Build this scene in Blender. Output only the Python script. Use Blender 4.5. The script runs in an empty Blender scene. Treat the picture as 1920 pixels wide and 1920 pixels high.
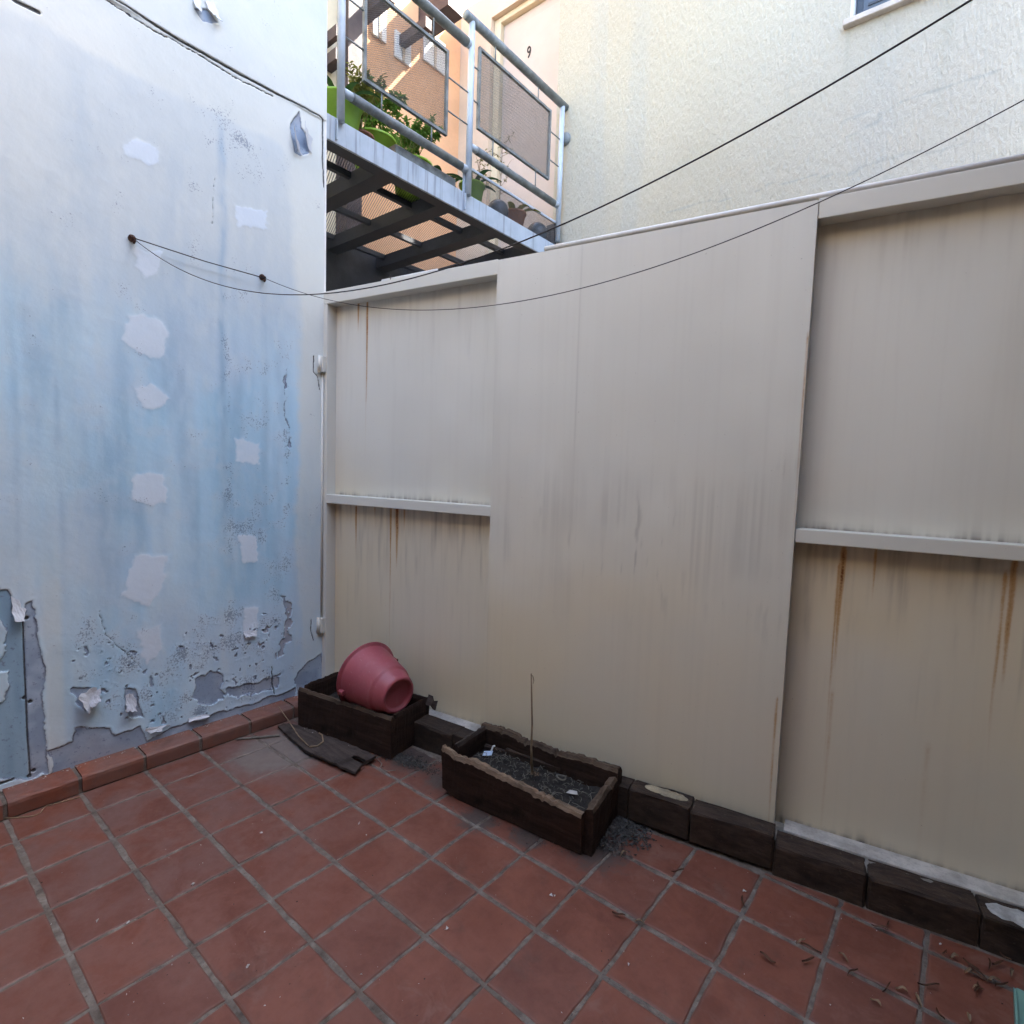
import bpy, bmesh, math, random
import numpy as np
from mathutils import Vector, Matrix

# ------------------------------------------------------------------ camera, world, sun, exposure
scene = bpy.context.scene
COL = scene.collection
CAM = np.array([2.6235, -0.1190, 1.3187])
ROT = np.array([[0.77373, 0.63270, 0.03164],      # right
                [0.07428, -0.04099, -0.99639],    # down
                [-0.62912, 0.77330, -0.07871]])   # forward
FPX = 1038.233                                     # focal length, in pixels of a 1920 wide picture
u_, _, vt_ = np.linalg.svd(ROT)
ROT = u_ @ vt_

cam_data = bpy.data.cameras.new("camera")
cam_data.sensor_width = 36.0
cam_data.lens = 36.0 * FPX / 1920.0
cam_data.clip_start = 0.02
cam_data.clip_end = 400.0
cam = bpy.data.objects.new("camera", cam_data)
COL.objects.link(cam)
m = Matrix(((ROT[0][0], -ROT[1][0], -ROT[2][0], CAM[0]),
            (ROT[0][1], -ROT[1][1], -ROT[2][1], CAM[1]),
            (ROT[0][2], -ROT[1][2], -ROT[2][2], CAM[2]),
            (0, 0, 0, 1)))
cam.matrix_world = m
scene.camera = cam

SUN_ELEV = math.radians(50)
SUN_DIR = Vector((0.50, 0.866, 0)).normalized()   # towards the sun, on the ground
sun_vec = Vector((SUN_DIR.x * math.cos(SUN_ELEV), SUN_DIR.y * math.cos(SUN_ELEV), math.sin(SUN_ELEV)))
world = bpy.data.worlds.new("World")
scene.world = world
world.use_nodes = True
wn = world.node_tree
wn.nodes.clear()
sky = wn.nodes.new("ShaderNodeTexSky")
sky.sky_type = 'NISHITA'
sky.sun_disc = False
sky.sun_elevation = SUN_ELEV
sky.sun_rotation = math.atan2(SUN_DIR.x, SUN_DIR.y)
sky.dust_density = 3.0
sky.air_density = 1.0
sky.ozone_density = 1.0
hs = wn.nodes.new("ShaderNodeHueSaturation")
hs.inputs["Saturation"].default_value = 0.95
bg = wn.nodes.new("ShaderNodeBackground")
bg.inputs["Strength"].default_value = 0.15
wo = wn.nodes.new("ShaderNodeOutputWorld")
wn.links.new(sky.outputs[0], hs.inputs["Color"])
wn.links.new(hs.outputs[0], bg.inputs["Color"])
wn.links.new(bg.outputs[0], wo.inputs["Surface"])

sun_data = bpy.data.lights.new("sun", 'SUN')
sun_data.energy = 4.0
sun_data.angle = math.radians(0.53)
sun_data.color = (1.0, 0.94, 0.85)
sun = bpy.data.objects.new("sun", sun_data)
COL.objects.link(sun)
sun.rotation_euler = sun_vec.to_track_quat('Z', 'Y').to_euler()
sun.location = (6, 12, 20)

scene.view_settings.view_transform = 'Standard'
scene.view_settings.look = 'None'
scene.view_settings.gamma = 1.0
scene.view_settings.exposure = 3.56
scene.cycles.use_denoising = True
scene.cycles.use_adaptive_sampling = True
scene.cycles.adaptive_threshold = 0.02
scene.cycles.max_bounces = 6
scene.cycles.diffuse_bounces = 4
scene.cycles.use_light_tree = False
scene.cycles.glossy_bounces = 2
scene.cycles.transmission_bounces = 2
scene.cycles.transparent_max_bounces = 4

R_ = random.Random(11)

# ------------------------------------------------------------------ measuring helpers (photo pixel -> a point on a real plane)
def ray(x, y):
    return ROT.T @ np.array([(x - 960) / FPX, (y - 960) / FPX, 1.0])
def hit(x, y, p0, n):
    d = ray(x, y)
    p0 = np.array(p0, float); n = np.array(n, float)
    return CAM + d * (((p0 - CAM) @ n) / (d @ n))
def on_x(x, y, X): return hit(x, y, (X, 0, 0), (1, 0, 0))
def on_y(x, y, Y): return hit(x, y, (0, Y, 0), (0, 1, 0))
def on_z(x, y, Z=0.0): return hit(x, y, (0, 0, Z), (0, 0, 1))
WALL_X = -0.070
GATE_A = math.atan(0.16061502)
GU = np.array([math.cos(GATE_A), math.sin(GATE_A), 0]); GN = np.array([math.sin(GATE_A), -math.cos(GATE_A), 0])
GO = np.array([-0.072, 1.558, 0.0])
def on_gate(x, y, off=0.0):
    P = hit(x, y, GO + GN * off, GN)
    return float((P - GO) @ GU), float(P[2])
def wl(x, y):
    p = on_x(x, y, WALL_X); return float(p[1]), float(p[2])

# ------------------------------------------------------------------ object helpers
def tag(o, label=None, cat=None, group=None, kind=None):
    if label: o["label"] = label
    if cat: o["category"] = cat
    if group: o["group"] = group
    if kind: o["kind"] = kind
    return o
def empty(name, loc=(0, 0, 0), rz=0.0, label=None, cat=None, group=None):
    o = bpy.data.objects.new(name, None)
    o.empty_display_size = 0.1
    COL.objects.link(o)
    o.location = loc; o.rotation_euler = (0, 0, rz)
    return tag(o, label, cat, group)
def link(name, me, mat=None, parent=None, loc=None, smooth=False):
    if mat is not None and len(me.materials) == 0: me.materials.append(mat)
    if smooth:
        me.polygons.foreach_set("use_smooth", [True] * len(me.polygons))
    o = bpy.data.objects.new(name, me)
    COL.objects.link(o)
    if parent is not None: o.parent = parent
    if loc is not None: o.location = loc
    return o
def from_bm(name, bm, mat=None, parent=None, loc=None, smooth=False):
    me = bpy.data.meshes.new(name)
    bmesh.ops.recalc_face_normals(bm, faces=bm.faces)
    bm.to_mesh(me); bm.free()
    return link(name, me, mat, parent, loc, smooth)
def from_py(name, v, f, mat=None, parent=None, loc=None, smooth=False):
    me = bpy.data.meshes.new(name)
    me.from_pydata([tuple(p) for p in v], [], f)
    me.update()
    return link(name, me, mat, parent, loc, smooth)
def copy_obj(o, parent=None):
    c = o.copy(); COL.objects.link(c); c.parent = parent
    return c
def bm_box(bm, x0, x1, y0, y1, z0, z1, bevel=0.0, seg=1, jit=0.0, rng=None):
    vs = [bm.verts.new((x, y, z)) for z in (z0, z1) for y in (y0, y1) for x in (x0, x1)]
    fs = [(0, 2, 3, 1), (4, 5, 7, 6), (0, 1, 5, 4), (2, 6, 7, 3), (0, 4, 6, 2), (1, 3, 7, 5)]
    faces = [bm.faces.new([vs[i] for i in f]) for f in fs]
    if jit:
        for v in vs:
            v.co += Vector((rng.uniform(-jit, jit), rng.uniform(-jit, jit), rng.uniform(-jit, jit)))
    if bevel:
        es = list({e for f in faces for e in f.edges})
        bmesh.ops.bevel(bm, geom=es, offset=bevel, segments=seg, affect='EDGES', profile=0.6)
    return bm
def box(name, x0, x1, y0, y1, z0, z1, mat, parent=None, bevel=0.0, seg=1):
    bm = bmesh.new(); bm_box(bm, x0, x1, y0, y1, z0, z1, bevel, seg)
    return from_bm(name, bm, mat, parent)
def bm_tube(bm, pts, r, n=8, cap=True):
    pts = [Vector(p) for p in pts]
    rs = r if isinstance(r, (list, tuple)) else [r] * len(pts)
    rings = []
    up = Vector((0, 0, 1))
    for i, p in enumerate(pts):
        t = (pts[min(i + 1, len(pts) - 1)] - pts[max(i - 1, 0)]).normalized()
        a = t.cross(up)
        if a.length < 1e-3: a = t.cross(Vector((1, 0, 0)))
        a.normalize(); b = t.cross(a).normalized()
        rings.append([bm.verts.new(p + (a * math.cos(2 * math.pi * k / n) + b * math.sin(2 * math.pi * k / n)) * rs[i]) for k in range(n)])
    for i in range(len(rings) - 1):
        for k in range(n):
            bm.faces.new((rings[i][k], rings[i][(k + 1) % n], rings[i + 1][(k + 1) % n], rings[i + 1][k]))
    if cap:
        bm.faces.new(rings[0][::-1]); bm.faces.new(rings[-1])
    return bm
def tube(name, pts, r, mat, parent=None, n=8, smooth=True):
    bm = bmesh.new(); bm_tube(bm, pts, r, n)
    return from_bm(name, bm, mat, parent, smooth=smooth)
def bm_lathe(bm, prof, n=32, mtx=None):
    rings = []
    for (r, z) in prof:
        if r < 1e-6:
            rings.append([bm.verts.new((0, 0, z))])
        else:
            rings.append([bm.verts.new((r * math.cos(2 * math.pi * k / n), r * math.sin(2 * math.pi * k / n), z)) for k in range(n)])
    for a, b in zip(rings[:-1], rings[1:]):
        for k in range(n):
            k2 = (k + 1) % n
            if len(a) == 1 and len(b) == 1: continue
            if len(a) == 1: bm.faces.new((a[0], b[k], b[k2]))
            elif len(b) == 1: bm.faces.new((a[k], b[0], a[k2]))
            else: bm.faces.new((a[k], b[k], b[k2], a[k2]))
    if mtx is not None: bmesh.ops.transform(bm, matrix=mtx, verts=bm.verts)
    return bm

# ------------------------------------------------------------------ numpy noise and fields
def vnoise(x, y, seed):
    t = np.random.RandomState(seed).rand(256, 256)
    xi = np.floor(x).astype(int); yi = np.floor(y).astype(int)
    fx = x - xi; fy = y - yi
    fx = fx * fx * (3 - 2 * fx); fy = fy * fy * (3 - 2 * fy)
    g = lambda a, b: t[a & 255, b & 255]
    return (g(xi, yi) * (1 - fx) + g(xi + 1, yi) * fx) * (1 - fy) + (g(xi, yi + 1) * (1 - fx) + g(xi + 1, yi + 1) * fx) * fy
def fbm(x, y, scale, octv=4, seed=0, gain=0.5):
    s = 0; a = 1; n = 0
    for i in range(octv):
        s = s + a * vnoise(x * scale * 2 ** i + 17.3 * i, y * scale * 2 ** i + 5.1 * i, seed + i); n += a; a *= gain
    return s / n
def sstep(a, b, x):
    t = np.clip((x - a) / (b - a), 0, 1); return t * t * (3 - 2 * t)
def seg_dist(X, Y, ax, ay, bx, by):
    dx, dy = bx - ax, by - ay
    t = np.clip(((X - ax) * dx + (Y - ay) * dy) / (dx * dx + dy * dy + 1e-12), 0, 1)
    return np.hypot(X - ax - t * dx, Y - ay - t * dy)
def poly_sd(X, Y, P):
    """signed distance, positive inside"""
    d = np.full(X.shape, 9.0); ins = np.zeros(X.shape, bool)
    n = len(P)
    for i in range(n):
        ax, ay = P[i]; bx, by = P[(i + 1) % n]
        d = np.minimum(d, seg_dist(X, Y, ax, ay, bx, by))
        c = ((ay > Y) != (by > Y)) & (X < (bx - ax) * (Y - ay) / (by - ay + 1e-12) + ax)
        ins ^= c
    return np.where(ins, d, -d)
def line_dist(X, Y, P):
    d = np.full(X.shape, 9.0)
    for a, b in zip(P[:-1], P[1:]): d = np.minimum(d, seg_dist(X, Y, a[0], a[1], b[0], b[1]))
    return d
def grid_mesh(name, A, B, pos, attrs):
    """A, B: 1-D coordinates; pos (nA,nB,3); attrs dict name->(nA,nB)"""
    na, nb = len(A), len(B)
    me = bpy.data.meshes.new(name)
    idx = np.arange(na * nb).reshape(na, nb)
    f = np.stack([idx[:-1, :-1], idx[1:, :-1], idx[1:, 1:], idx[:-1, 1:]], -1).reshape(-1, 4)
    me.vertices.add(na * nb)
    me.vertices.foreach_set("co", pos.reshape(-1).astype(np.float32))
    me.loops.add(f.size)
    me.loops.foreach_set("vertex_index", f.reshape(-1).astype(np.int32))
    me.polygons.add(len(f))
    me.polygons.foreach_set("loop_start", (np.arange(len(f)) * 4).astype(np.int32))
    me.polygons.foreach_set("use_smooth", np.ones(len(f), bool))
    me.update(calc_edges=True)
    for k, v in attrs.items():
        a = me.attributes.new(k, 'FLOAT', 'POINT')
        a.data.foreach_set("value", v.reshape(-1).astype(np.float32))
    me.validate()
    return me

# ------------------------------------------------------------------ material helpers
class M:
    def __init__(s, name, rough=0.8, spec=0.3):
        s.mat = bpy.data.materials.new(name); s.mat.use_nodes = True
        s.t = s.mat.node_tree; s.n = s.t.nodes; s.l = s.t.links
        s.b = s.n["Principled BSDF"]
        s.b.inputs["Roughness"].default_value = rough
        s.b.inputs["Specular IOR Level"].default_value = spec
        s._co = None
    def new(s, t): return s.n.new(t)
    def put(s, sock, v):
        if hasattr(v, "links") or hasattr(v, "is_linked"): s.l.new(v, sock)
        elif isinstance(v, (tuple, list)): sock.default_value = (*v, 1) if len(v) == 3 and len(sock.default_value) == 4 else v
        else: sock.default_value = v
    def co(s, kind="Object"):
        n = s.new("ShaderNodeTexCoord"); return n.outputs[kind]
    def pos(s):
        return s.new("ShaderNodeNewGeometry").outputs["Position"]
    def map(s, v, scale=(1, 1, 1), loc=(0, 0, 0)):
        n = s.new("ShaderNodeMapping"); s.l.new(v, n.inputs[0])
        n.inputs["Scale"].default_value = scale; n.inputs["Location"].default_value = loc
        return n.outputs[0]
    def noise(s, v, scale=5, det=4, rough=0.55, dist=0.0, out="Fac"):
        n = s.new("ShaderNodeTexNoise"); s.l.new(v, n.inputs["Vector"])
        n.inputs["Scale"].default_value = scale; n.inputs["Detail"].default_value = det
        n.inputs["Roughness"].default_value = rough; n.inputs["Distortion"].default_value = dist
        return n.outputs[out]
    def voro(s, v, scale=5, feat='F1', out="Distance"):
        n = s.new("ShaderNodeTexVoronoi"); s.l.new(v, n.inputs["Vector"]); n.feature = feat
        n.inputs["Scale"].default_value = scale
        return n.outputs[out]
    def ramp(s, v, *st):
        n = s.new("ShaderNodeValToRGB"); s.put(n.inputs[0], v)
        e = n.color_ramp.elements
        while len(e) < len(st): e.new(0.5)
        for i, (p, c) in enumerate(st):
            e[i].position = p; e[i].color = (*c, 1) if isinstance(c, (tuple, list)) else (c, c, c, 1)
        return n.outputs[0]
    def mr(s, v, a, b, c=0.0, d=1.0, smooth=True):
        n = s.new("ShaderNodeMapRange"); s.put(n.inputs[0], v)
        n.interpolation_type = 'SMOOTHSTEP' if smooth else 'LINEAR'
        for i, x in enumerate((a, b, c, d)): n.inputs[i + 1].default_value = x
        return n.outputs[0]
    def math(s, op, a, b=0.0, clamp=False):
        n = s.new("ShaderNodeMath"); n.operation = op; n.use_clamp = clamp
        s.put(n.inputs[0], a); s.put(n.inputs[1], b); return n.outputs[0]
    def mix(s, f, a, b, mode='MIX'):
        n = s.new("ShaderNodeMix"); n.data_type = 'RGBA'; n.blend_type = mode; n.clamp_factor = True
        s.put(n.inputs[0], f); s.put(n.inputs[6], a); s.put(n.inputs[7], b); return n.outputs[2]
    def attr(s, name):
        n = s.new("ShaderNodeAttribute"); n.attribute_name = name; return n.outputs["Fac"]
    def rand(s): return s.new("ShaderNodeObjectInfo").outputs["Random"]
    def sep(s, v):
        n = s.new("ShaderNodeSeparateXYZ"); s.l.new(v, n.inputs[0]); return n.outputs
    def bump(s, h, strength=0.5, dist=0.01, prev=None):
        n = s.new("ShaderNodeBump"); s.put(n.inputs["Height"], h)
        n.inputs["Strength"].default_value = strength; n.inputs["Distance"].default_value = dist
        if prev is not None: s.l.new(prev, n.inputs["Normal"])
        return n.outputs[0]
    def fin(s, col=None, normal=None, rough=None, metal=None):
        if col is not None: s.put(s.b.inputs["Base Color"], col)
        if normal is not None: s.l.new(normal, s.b.inputs["Normal"])
        if rough is not None: s.put(s.b.inputs["Roughness"], rough)
        if metal is not None: s.put(s.b.inputs["Metallic"], metal)
        return s.mat

def mat_plain(name, col, rough=0.7, var=0.15, scale=8, bump=0.15, metal=0.0, bdist=0.004, spec=0.3):
    k = M(name, rough, spec); p = k.co()
    n1 = k.noise(p, scale, 5, 0.6); n2 = k.noise(p, scale * 9, 3, 0.6)
    c = k.mix(k.mr(n1, 0.3, 0.7), tuple(x * (1 - var) for x in col), tuple(min(1, x * (1 + var)) for x in col))
    c = k.mix(k.mr(n2, 0.45, 0.75, 0, 0.35), c, tuple(x * (1 - 2.0 * var) for x in col))
    return k.fin(c, k.bump(n2, bump, bdist), k.mr(n1, 0.2, 0.8, max(0, rough - 0.1), min(1, rough + 0.1)), metal)

MAT = {}
def mat_wall():
    k = M("old_wall_paint", 0.82, 0.25); p = k.pos()
    old, patch, stain, under, teal, speck, crack = [k.attr(a) for a in ("old", "patch", "stain", "under", "teal", "speck", "crack")]
    nbig, nmid, nst, nst2 = k.attr('n_big'), k.attr('n_mid'), k.attr('n_st'), k.attr('n_st2'); nfin = k.noise(p, 70, 3, 0.6)
    fresh = k.mix(k.mr(nbig, 0.3, 0.7), (0.605, 0.64, 0.615), (0.665, 0.69, 0.65))
    grey = k.ramp(nst, (0.28, (0.345, 0.545, 0.69)), (0.48, (0.41, 0.61, 0.75)), (0.72, (0.50, 0.665, 0.775)))
    grey = k.mix(k.mr(nbig, 0.40, 0.62, 0, 0.75), grey, (0.455, 0.575, 0.685))
    grey = k.mix(k.mr(nmid, 0.5, 0.75, 0, 0.25), grey, (0.58, 0.64, 0.70))
    grey = k.mix(k.mr(k.sep(p)[2], 1.6, 2.45), grey, (0.525, 0.58, 0.60))
    of = k.math('ADD', old, k.math('MULTIPLY', k.math('SUBTRACT', nst2, 0.5), k.math('MULTIPLY', old, 0.5)), clamp=True)
    c = k.mix(of, fresh, grey)
    sf = k.math('MULTIPLY', stain, k.mr(nst2, 0.2, 0.7, 0.35, 1.0), clamp=True)
    c = k.mix(sf, c, (0.27, 0.40, 0.53))
    pf = k.mr(k.math('ADD', patch, k.math('MULTIPLY', k.math('SUBTRACT', nfin, 0.5), 0.18)), 0.22, 0.80, 0, 0.85)
    c = k.mix(pf, c, (0.63, 0.705, 0.78))
    # exposed undercoat where the paint has come off
    uf = k.mr(k.math('ADD', under, k.math('MULTIPLY', k.math('SUBTRACT', nfin, 0.5), 0.012)), -0.0012, 0.0012)
    uc = k.mix(k.mr(nmid, 0.35, 0.65), (0.265, 0.335, 0.43), (0.36, 0.435, 0.525))
    uc = k.mix(k.mr(nbig, 0.5, 0.68), uc, (0.33, 0.355, 0.41))
    uc = k.mix(teal, uc, k.mix(k.mr(nst, 0.35, 0.65), (0.20, 0.31, 0.41), (0.28, 0.41, 0.51)))
    uc = k.mix(k.mr(nfin, 0.58, 0.72, 0, 0.7), uc, (0.15, 0.17, 0.24))
    c = k.mix(uf, c, uc)
    # dark rim just inside each flaked edge
    rim = k.math('MULTIPLY', k.mr(under, -0.004, 0.001), k.mr(under, 0.001, 0.007, 1, 0))
    c = k.mix(k.math('MULTIPLY', rim, k.mr(nmid, 0.38, 0.60, 0.0, 0.75)), c, (0.16, 0.18, 0.24))
    # mould specks
    v = k.noise(p, 140, 2, 0.65); v2 = nmid
    sp = k.mr(k.math('ADD', k.math('ADD', k.math('MULTIPLY', v, 0.6), k.math('MULTIPLY', v2, 0.4)), k.math('MULTIPLY', speck, 0.115)), 0.69, 0.725)
    c = k.mix(k.math('MULTIPLY', sp, 0.6), c, (0.12, 0.15, 0.22))
    cw = k.math('ADD', crack, k.math('MULTIPLY', k.math('SUBTRACT', nfin, 0.5), 0.003))
    cf = k.mr(cw, 0.0014, 0.0038, 1, 0)
    c = k.mix(k.math('MULTIPLY', cf, 0.92), c, (0.055, 0.055, 0.06))
    h = k.math('SUBTRACT', k.math('MULTIPLY', nfin, 0.25), k.math('MULTIPLY', uf, 1.0))
    h = k.math('SUBTRACT', h, k.math('MULTIPLY', cf, 2.0))
    h = k.math('ADD', h, k.math('MULTIPLY', nmid, 0.6))
    return k.fin(c, k.bump(h, 0.55, 0.004), k.mr(uf, 0, 1, 0.72, 0.92))
MAT["wall"] = mat_wall()

def mat_gate(name="gate_paint", base=(0.66, 0.65, 0.585)):
    k = M(name, 0.48, 0.35); p = k.co()
    n1, n2, nb = k.attr('n_1'), k.attr('n_2'), k.attr('n_b'); nf = k.noise(p, 120, 3, 0.6)
    rust, grime = k.attr("rust"), k.attr("grime")
    c = k.mix(k.mr(nb, 0.3, 0.7), tuple(x * 0.95 for x in base), tuple(x * 1.05 for x in base))
    yl = k.math('MULTIPLY', k.attr('yellow'), k.mr(nb, 0.25, 0.7, 0.6, 1.0))  # yellowed paint, with warm bounce light painted into the lower gate
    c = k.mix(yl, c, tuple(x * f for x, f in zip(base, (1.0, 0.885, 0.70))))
    c = k.mix(k.mr(n1, 0.40, 0.75, 0, 0.12), c, tuple(x * f for x, f in zip(base, (0.78, 0.79, 0.80))))
    c = k.mix(k.mr(n2, 0.52, 0.75, 0, 0.035), c, (0.42, 0.38, 0.33))
    g = k.math('MULTIPLY', grime, k.mr(n2, 0.2, 0.75, 0.35, 1.25), clamp=True)
    c = k.mix(g, c, (0.13, 0.115, 0.10))
    r = k.math('MULTIPLY', rust, k.mr(nf, 0.25, 0.65, 0.7, 1.0), clamp=True)
    c = k.mix(k.mr(r, 0.0, 0.40, 0, 0.85), c, (0.42, 0.235, 0.085))
    c = k.mix(k.mr(r, 0.40, 0.75), c, (0.17, 0.06, 0.02))
    c = k.mix(k.mr(nf, 0.735, 0.75, 0, 0.5), c, (0.16, 0.13, 0.10))
    h = k.math('MULTIPLY', nf, 0.12)
    rr = k.math('ADD', k.mr(n1, 0.2, 0.8, 0.42, 0.58), k.math('MULTIPLY', r, 0.35), clamp=True)
    return k.fin(c, k.bump(h, 0.22, 0.003), rr)
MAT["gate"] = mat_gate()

def mat_stucco():
    k = M("cream_stucco", 0.9, 0.15); p = k.pos()
    q = k.map(p, (1, 1, 0.35))
    n1 = k.noise(q, 52, 4, 0.65, 0.4); n2, n3 = k.attr('n_2'), k.attr('n_3'); w = k.voro(q, 55)
    c = k.mix(k.mr(n2, 0.3, 0.7), (0.475, 0.425, 0.318), (0.515, 0.462, 0.35))
    c = k.mix(k.mr(n3, 0.55, 0.78, 0, 0.3), c, (0.42, 0.42, 0.375))
    x = k.sep(p)[0]
    c = k.mix(k.mr(x, 0.6, 2.6, 0, 0.65), c, (0.47, 0.442, 0.385))
    c = k.mix(k.mr(n1, 0.60, 0.72, 0, 0.28), c, (0.36, 0.33, 0.27))
    c = k.mix(k.mr(k.attr('crack'), 0.0, 0.016, 0.45, 0), c, (0.30, 0.315, 0.30))
    c = k.mix(k.attr("streak"), c, (0.36, 0.35, 0.28))
    h = k.math('ADD', k.math('MULTIPLY', k.mr(n1, 0.3, 0.75), 1.0), k.math('MULTIPLY', w, 0.5))
    return k.fin(c, k.bump(h, 0.5, 0.011))
MAT["stucco"] = mat_stucco()

def mat_tile(name="terracotta_tile", a=(0.114, 0.033, 0.018), b=(0.182, 0.055, 0.029)):
    k = M(name, 0.55, 0.35); o = k.co(); p = k.pos(); rnd = k.rand()
    n1 = k.noise(p, 6, 5, 0.68, 0.6); n2 = k.noise(p, 28, 4, 0.65)
    c = k.mix(k.mr(n1, 0.3, 0.7), a, b)
    c = k.mix(k.mr(rnd, 0.0, 0.45, 0.45, 0, False), c, (0.108, 0.040, 0.028))
    c = k.mix(k.mr(rnd, 0.55, 1.0, 0, 0.35, False), c, (0.185, 0.056, 0.030))
    rw_ = k.math('FRACT', k.math('MULTIPLY', rnd, 7.31))
    wear = k.math('MULTIPLY', k.mr(k.noise(k.map(p, (1, 1, 1), (3.7, 1.3, 0)), 9, 4, 0.7, 0.8), 0.52, 0.70), k.mr(rw_, 0.35, 1.0, 0, 0.55))
    c = k.mix(wear, c, (0.190, 0.095, 0.068))
    c = k.mix(k.mr(n2, 0.5, 0.75, 0, 0.35), c, (0.115, 0.040, 0.026))
    s = k.sep(o)
    d = k.math('MAXIMUM', k.math('ABSOLUTE', s[0]), k.math('ABSOLUTE', s[1]))
    edge = k.mr(k.math('ADD', d, k.math('MULTIPLY', k.math('SUBTRACT', n2, 0.5), 0.16)), 0.43, 0.53, 0, 0.42)
    c = k.mix(edge, c, (0.140, 0.084, 0.066))
    # cement film, thicker towards the plastered wall, and a smear by the corner
    w = k.sep(p)
    film = k.math('MULTIPLY', k.mr(w[0], 0.15, 1.7, 1, 0.18), k.mr(n1, 0.34, 0.62))
    c = k.mix(k.math('MULTIPLY', film, 0.62), c, (0.118, 0.074, 0.064))
    dv = k.new("ShaderNodeVectorMath"); dv.operation = 'DISTANCE'; k.l.new(p, dv.inputs[0]); dv.inputs[1].default_value = (0.30, 1.12, 0)
    cem = k.mr(k.math('ADD', dv.outputs["Value"], k.math('MULTIPLY', k.math('SUBTRACT', n1, 0.5), 0.40)), 0.13, 0.27, 0.8, 0)
    c = k.mix(cem, c, (0.15, 0.128, 0.11))
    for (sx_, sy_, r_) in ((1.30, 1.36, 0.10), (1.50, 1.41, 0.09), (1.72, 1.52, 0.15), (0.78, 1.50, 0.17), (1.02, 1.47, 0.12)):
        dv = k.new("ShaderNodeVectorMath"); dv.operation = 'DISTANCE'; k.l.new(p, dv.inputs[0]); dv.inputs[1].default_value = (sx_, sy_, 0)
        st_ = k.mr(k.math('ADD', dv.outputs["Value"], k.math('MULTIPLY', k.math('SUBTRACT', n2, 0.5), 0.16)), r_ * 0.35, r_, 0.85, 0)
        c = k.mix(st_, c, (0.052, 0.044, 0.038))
    dirt = k.mr(k.noise(p, 6.5, 4, 0.7), 0.56, 0.74, 0, 0.45)
    c = k.mix(dirt, c, (0.075, 0.036, 0.025))
    return k.fin(c, k.bump(n2, 0.22, 0.004), k.mr(n2, 0.25, 0.75, 0.42, 0.7))
MAT["tile"] = mat_tile()
MAT["kerb_tile"] = mat_tile("kerb_terracotta", (0.21, 0.060, 0.030), (0.28, 0.085, 0.042))

def mat_grout():
    k = M("cement_grout", 0.92, 0.15); p = k.pos()
    n1 = k.noise(p, 19, 4, 0.7); n2 = k.noise(p, 75, 4, 0.65)
    c = k.ramp(n1, (0.3, (0.070, 0.052, 0.041)), (0.52, (0.140, 0.114, 0.093)), (0.75, (0.22, 0.187, 0.157)))
    c = k.mix(k.mr(n2, 0.58, 0.72, 0, 0.6), c, (0.04, 0.032, 0.026))
    return k.fin(c, k.bump(k.math('ADD', n1, n2), 0.7, 0.005))
MAT["grout"] = mat_grout()
MAT["mortar"] = mat_plain("pale_mortar", (0.22, 0.205, 0.185), 0.92, 0.25, 14, 0.6, bdist=0.006)

def mat_wood(name, a, b, moss=0.3):
    k = M(name, 0.85, 0.2); p = k.co()
    q = k.map(p, (1.0, 8, 8)); n1 = k.noise(q, 5, 5, 0.65, 0.5); n2 = k.noise(p, 9, 5, 0.65); nf = k.noise(p, 70, 4, 0.7)
    c = k.mix(k.mr(n1, 0.3, 0.7), a, b)
    c = k.mix(k.mr(n2, 0.52, 0.72, 0, 0.7), c, tuple(x * 0.35 for x in a))
    c = k.mix(k.mr(nf, 0.60, 0.74, 0, moss), c, (0.10, 0.09, 0.07))
    h = k.math('ADD', k.math('MULTIPLY', n1, 0.8), k.math('MULTIPLY', nf, 0.5))
    return k.fin(c, k.bump(h, 0.75, 0.007))
MAT["wood_dark"] = mat_wood("wet_dark_wood", (0.020, 0.0105, 0.007), (0.042, 0.023, 0.0155))
MAT["wood_worn"] = mat_wood("worn_wood_edge", (0.10, 0.066, 0.043), (0.225, 0.155, 0.102))
MAT["wood_mid"] = mat_wood("half_worn_wood_edge", (0.050, 0.033, 0.022), (0.120, 0.082, 0.055))
MAT["bark"] = mat_wood("split_grey_board", (0.036, 0.026, 0.021), (0.070, 0.052, 0.044))
def mat_brick():
    k = M("dark_brick", 0.8, 0.25); p = k.co(); rnd = k.rand()
    q = k.map(p, (1, 3, 3)); n1 = k.noise(q, 14, 5, 0.65, 0.3); nf = k.noise(p, 60, 4, 0.65); n3 = k.noise(p, 7, 3)
    c = k.mix(k.mr(n1, 0.3, 0.7), (0.022, 0.0135, 0.0095), (0.060, 0.038, 0.026))
    c = k.mix(k.mr(rnd, 0, 1, 0, 0.5), c, (0.023, 0.017, 0.013))
    c = k.mix(k.mr(nf, 0.60, 0.76, 0, 0.6), c, (0.11, 0.085, 0.065))
    c = k.mix(k.mr(n3, 0.55, 0.7, 0, 0.6), c, (0.016, 0.011, 0.009))
    return k.fin(c, k.bump(k.math('ADD', n1, k.math('MULTIPLY', nf, 0.5)), 0.7, 0.006))
MAT["brick"] = mat_brick()

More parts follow.
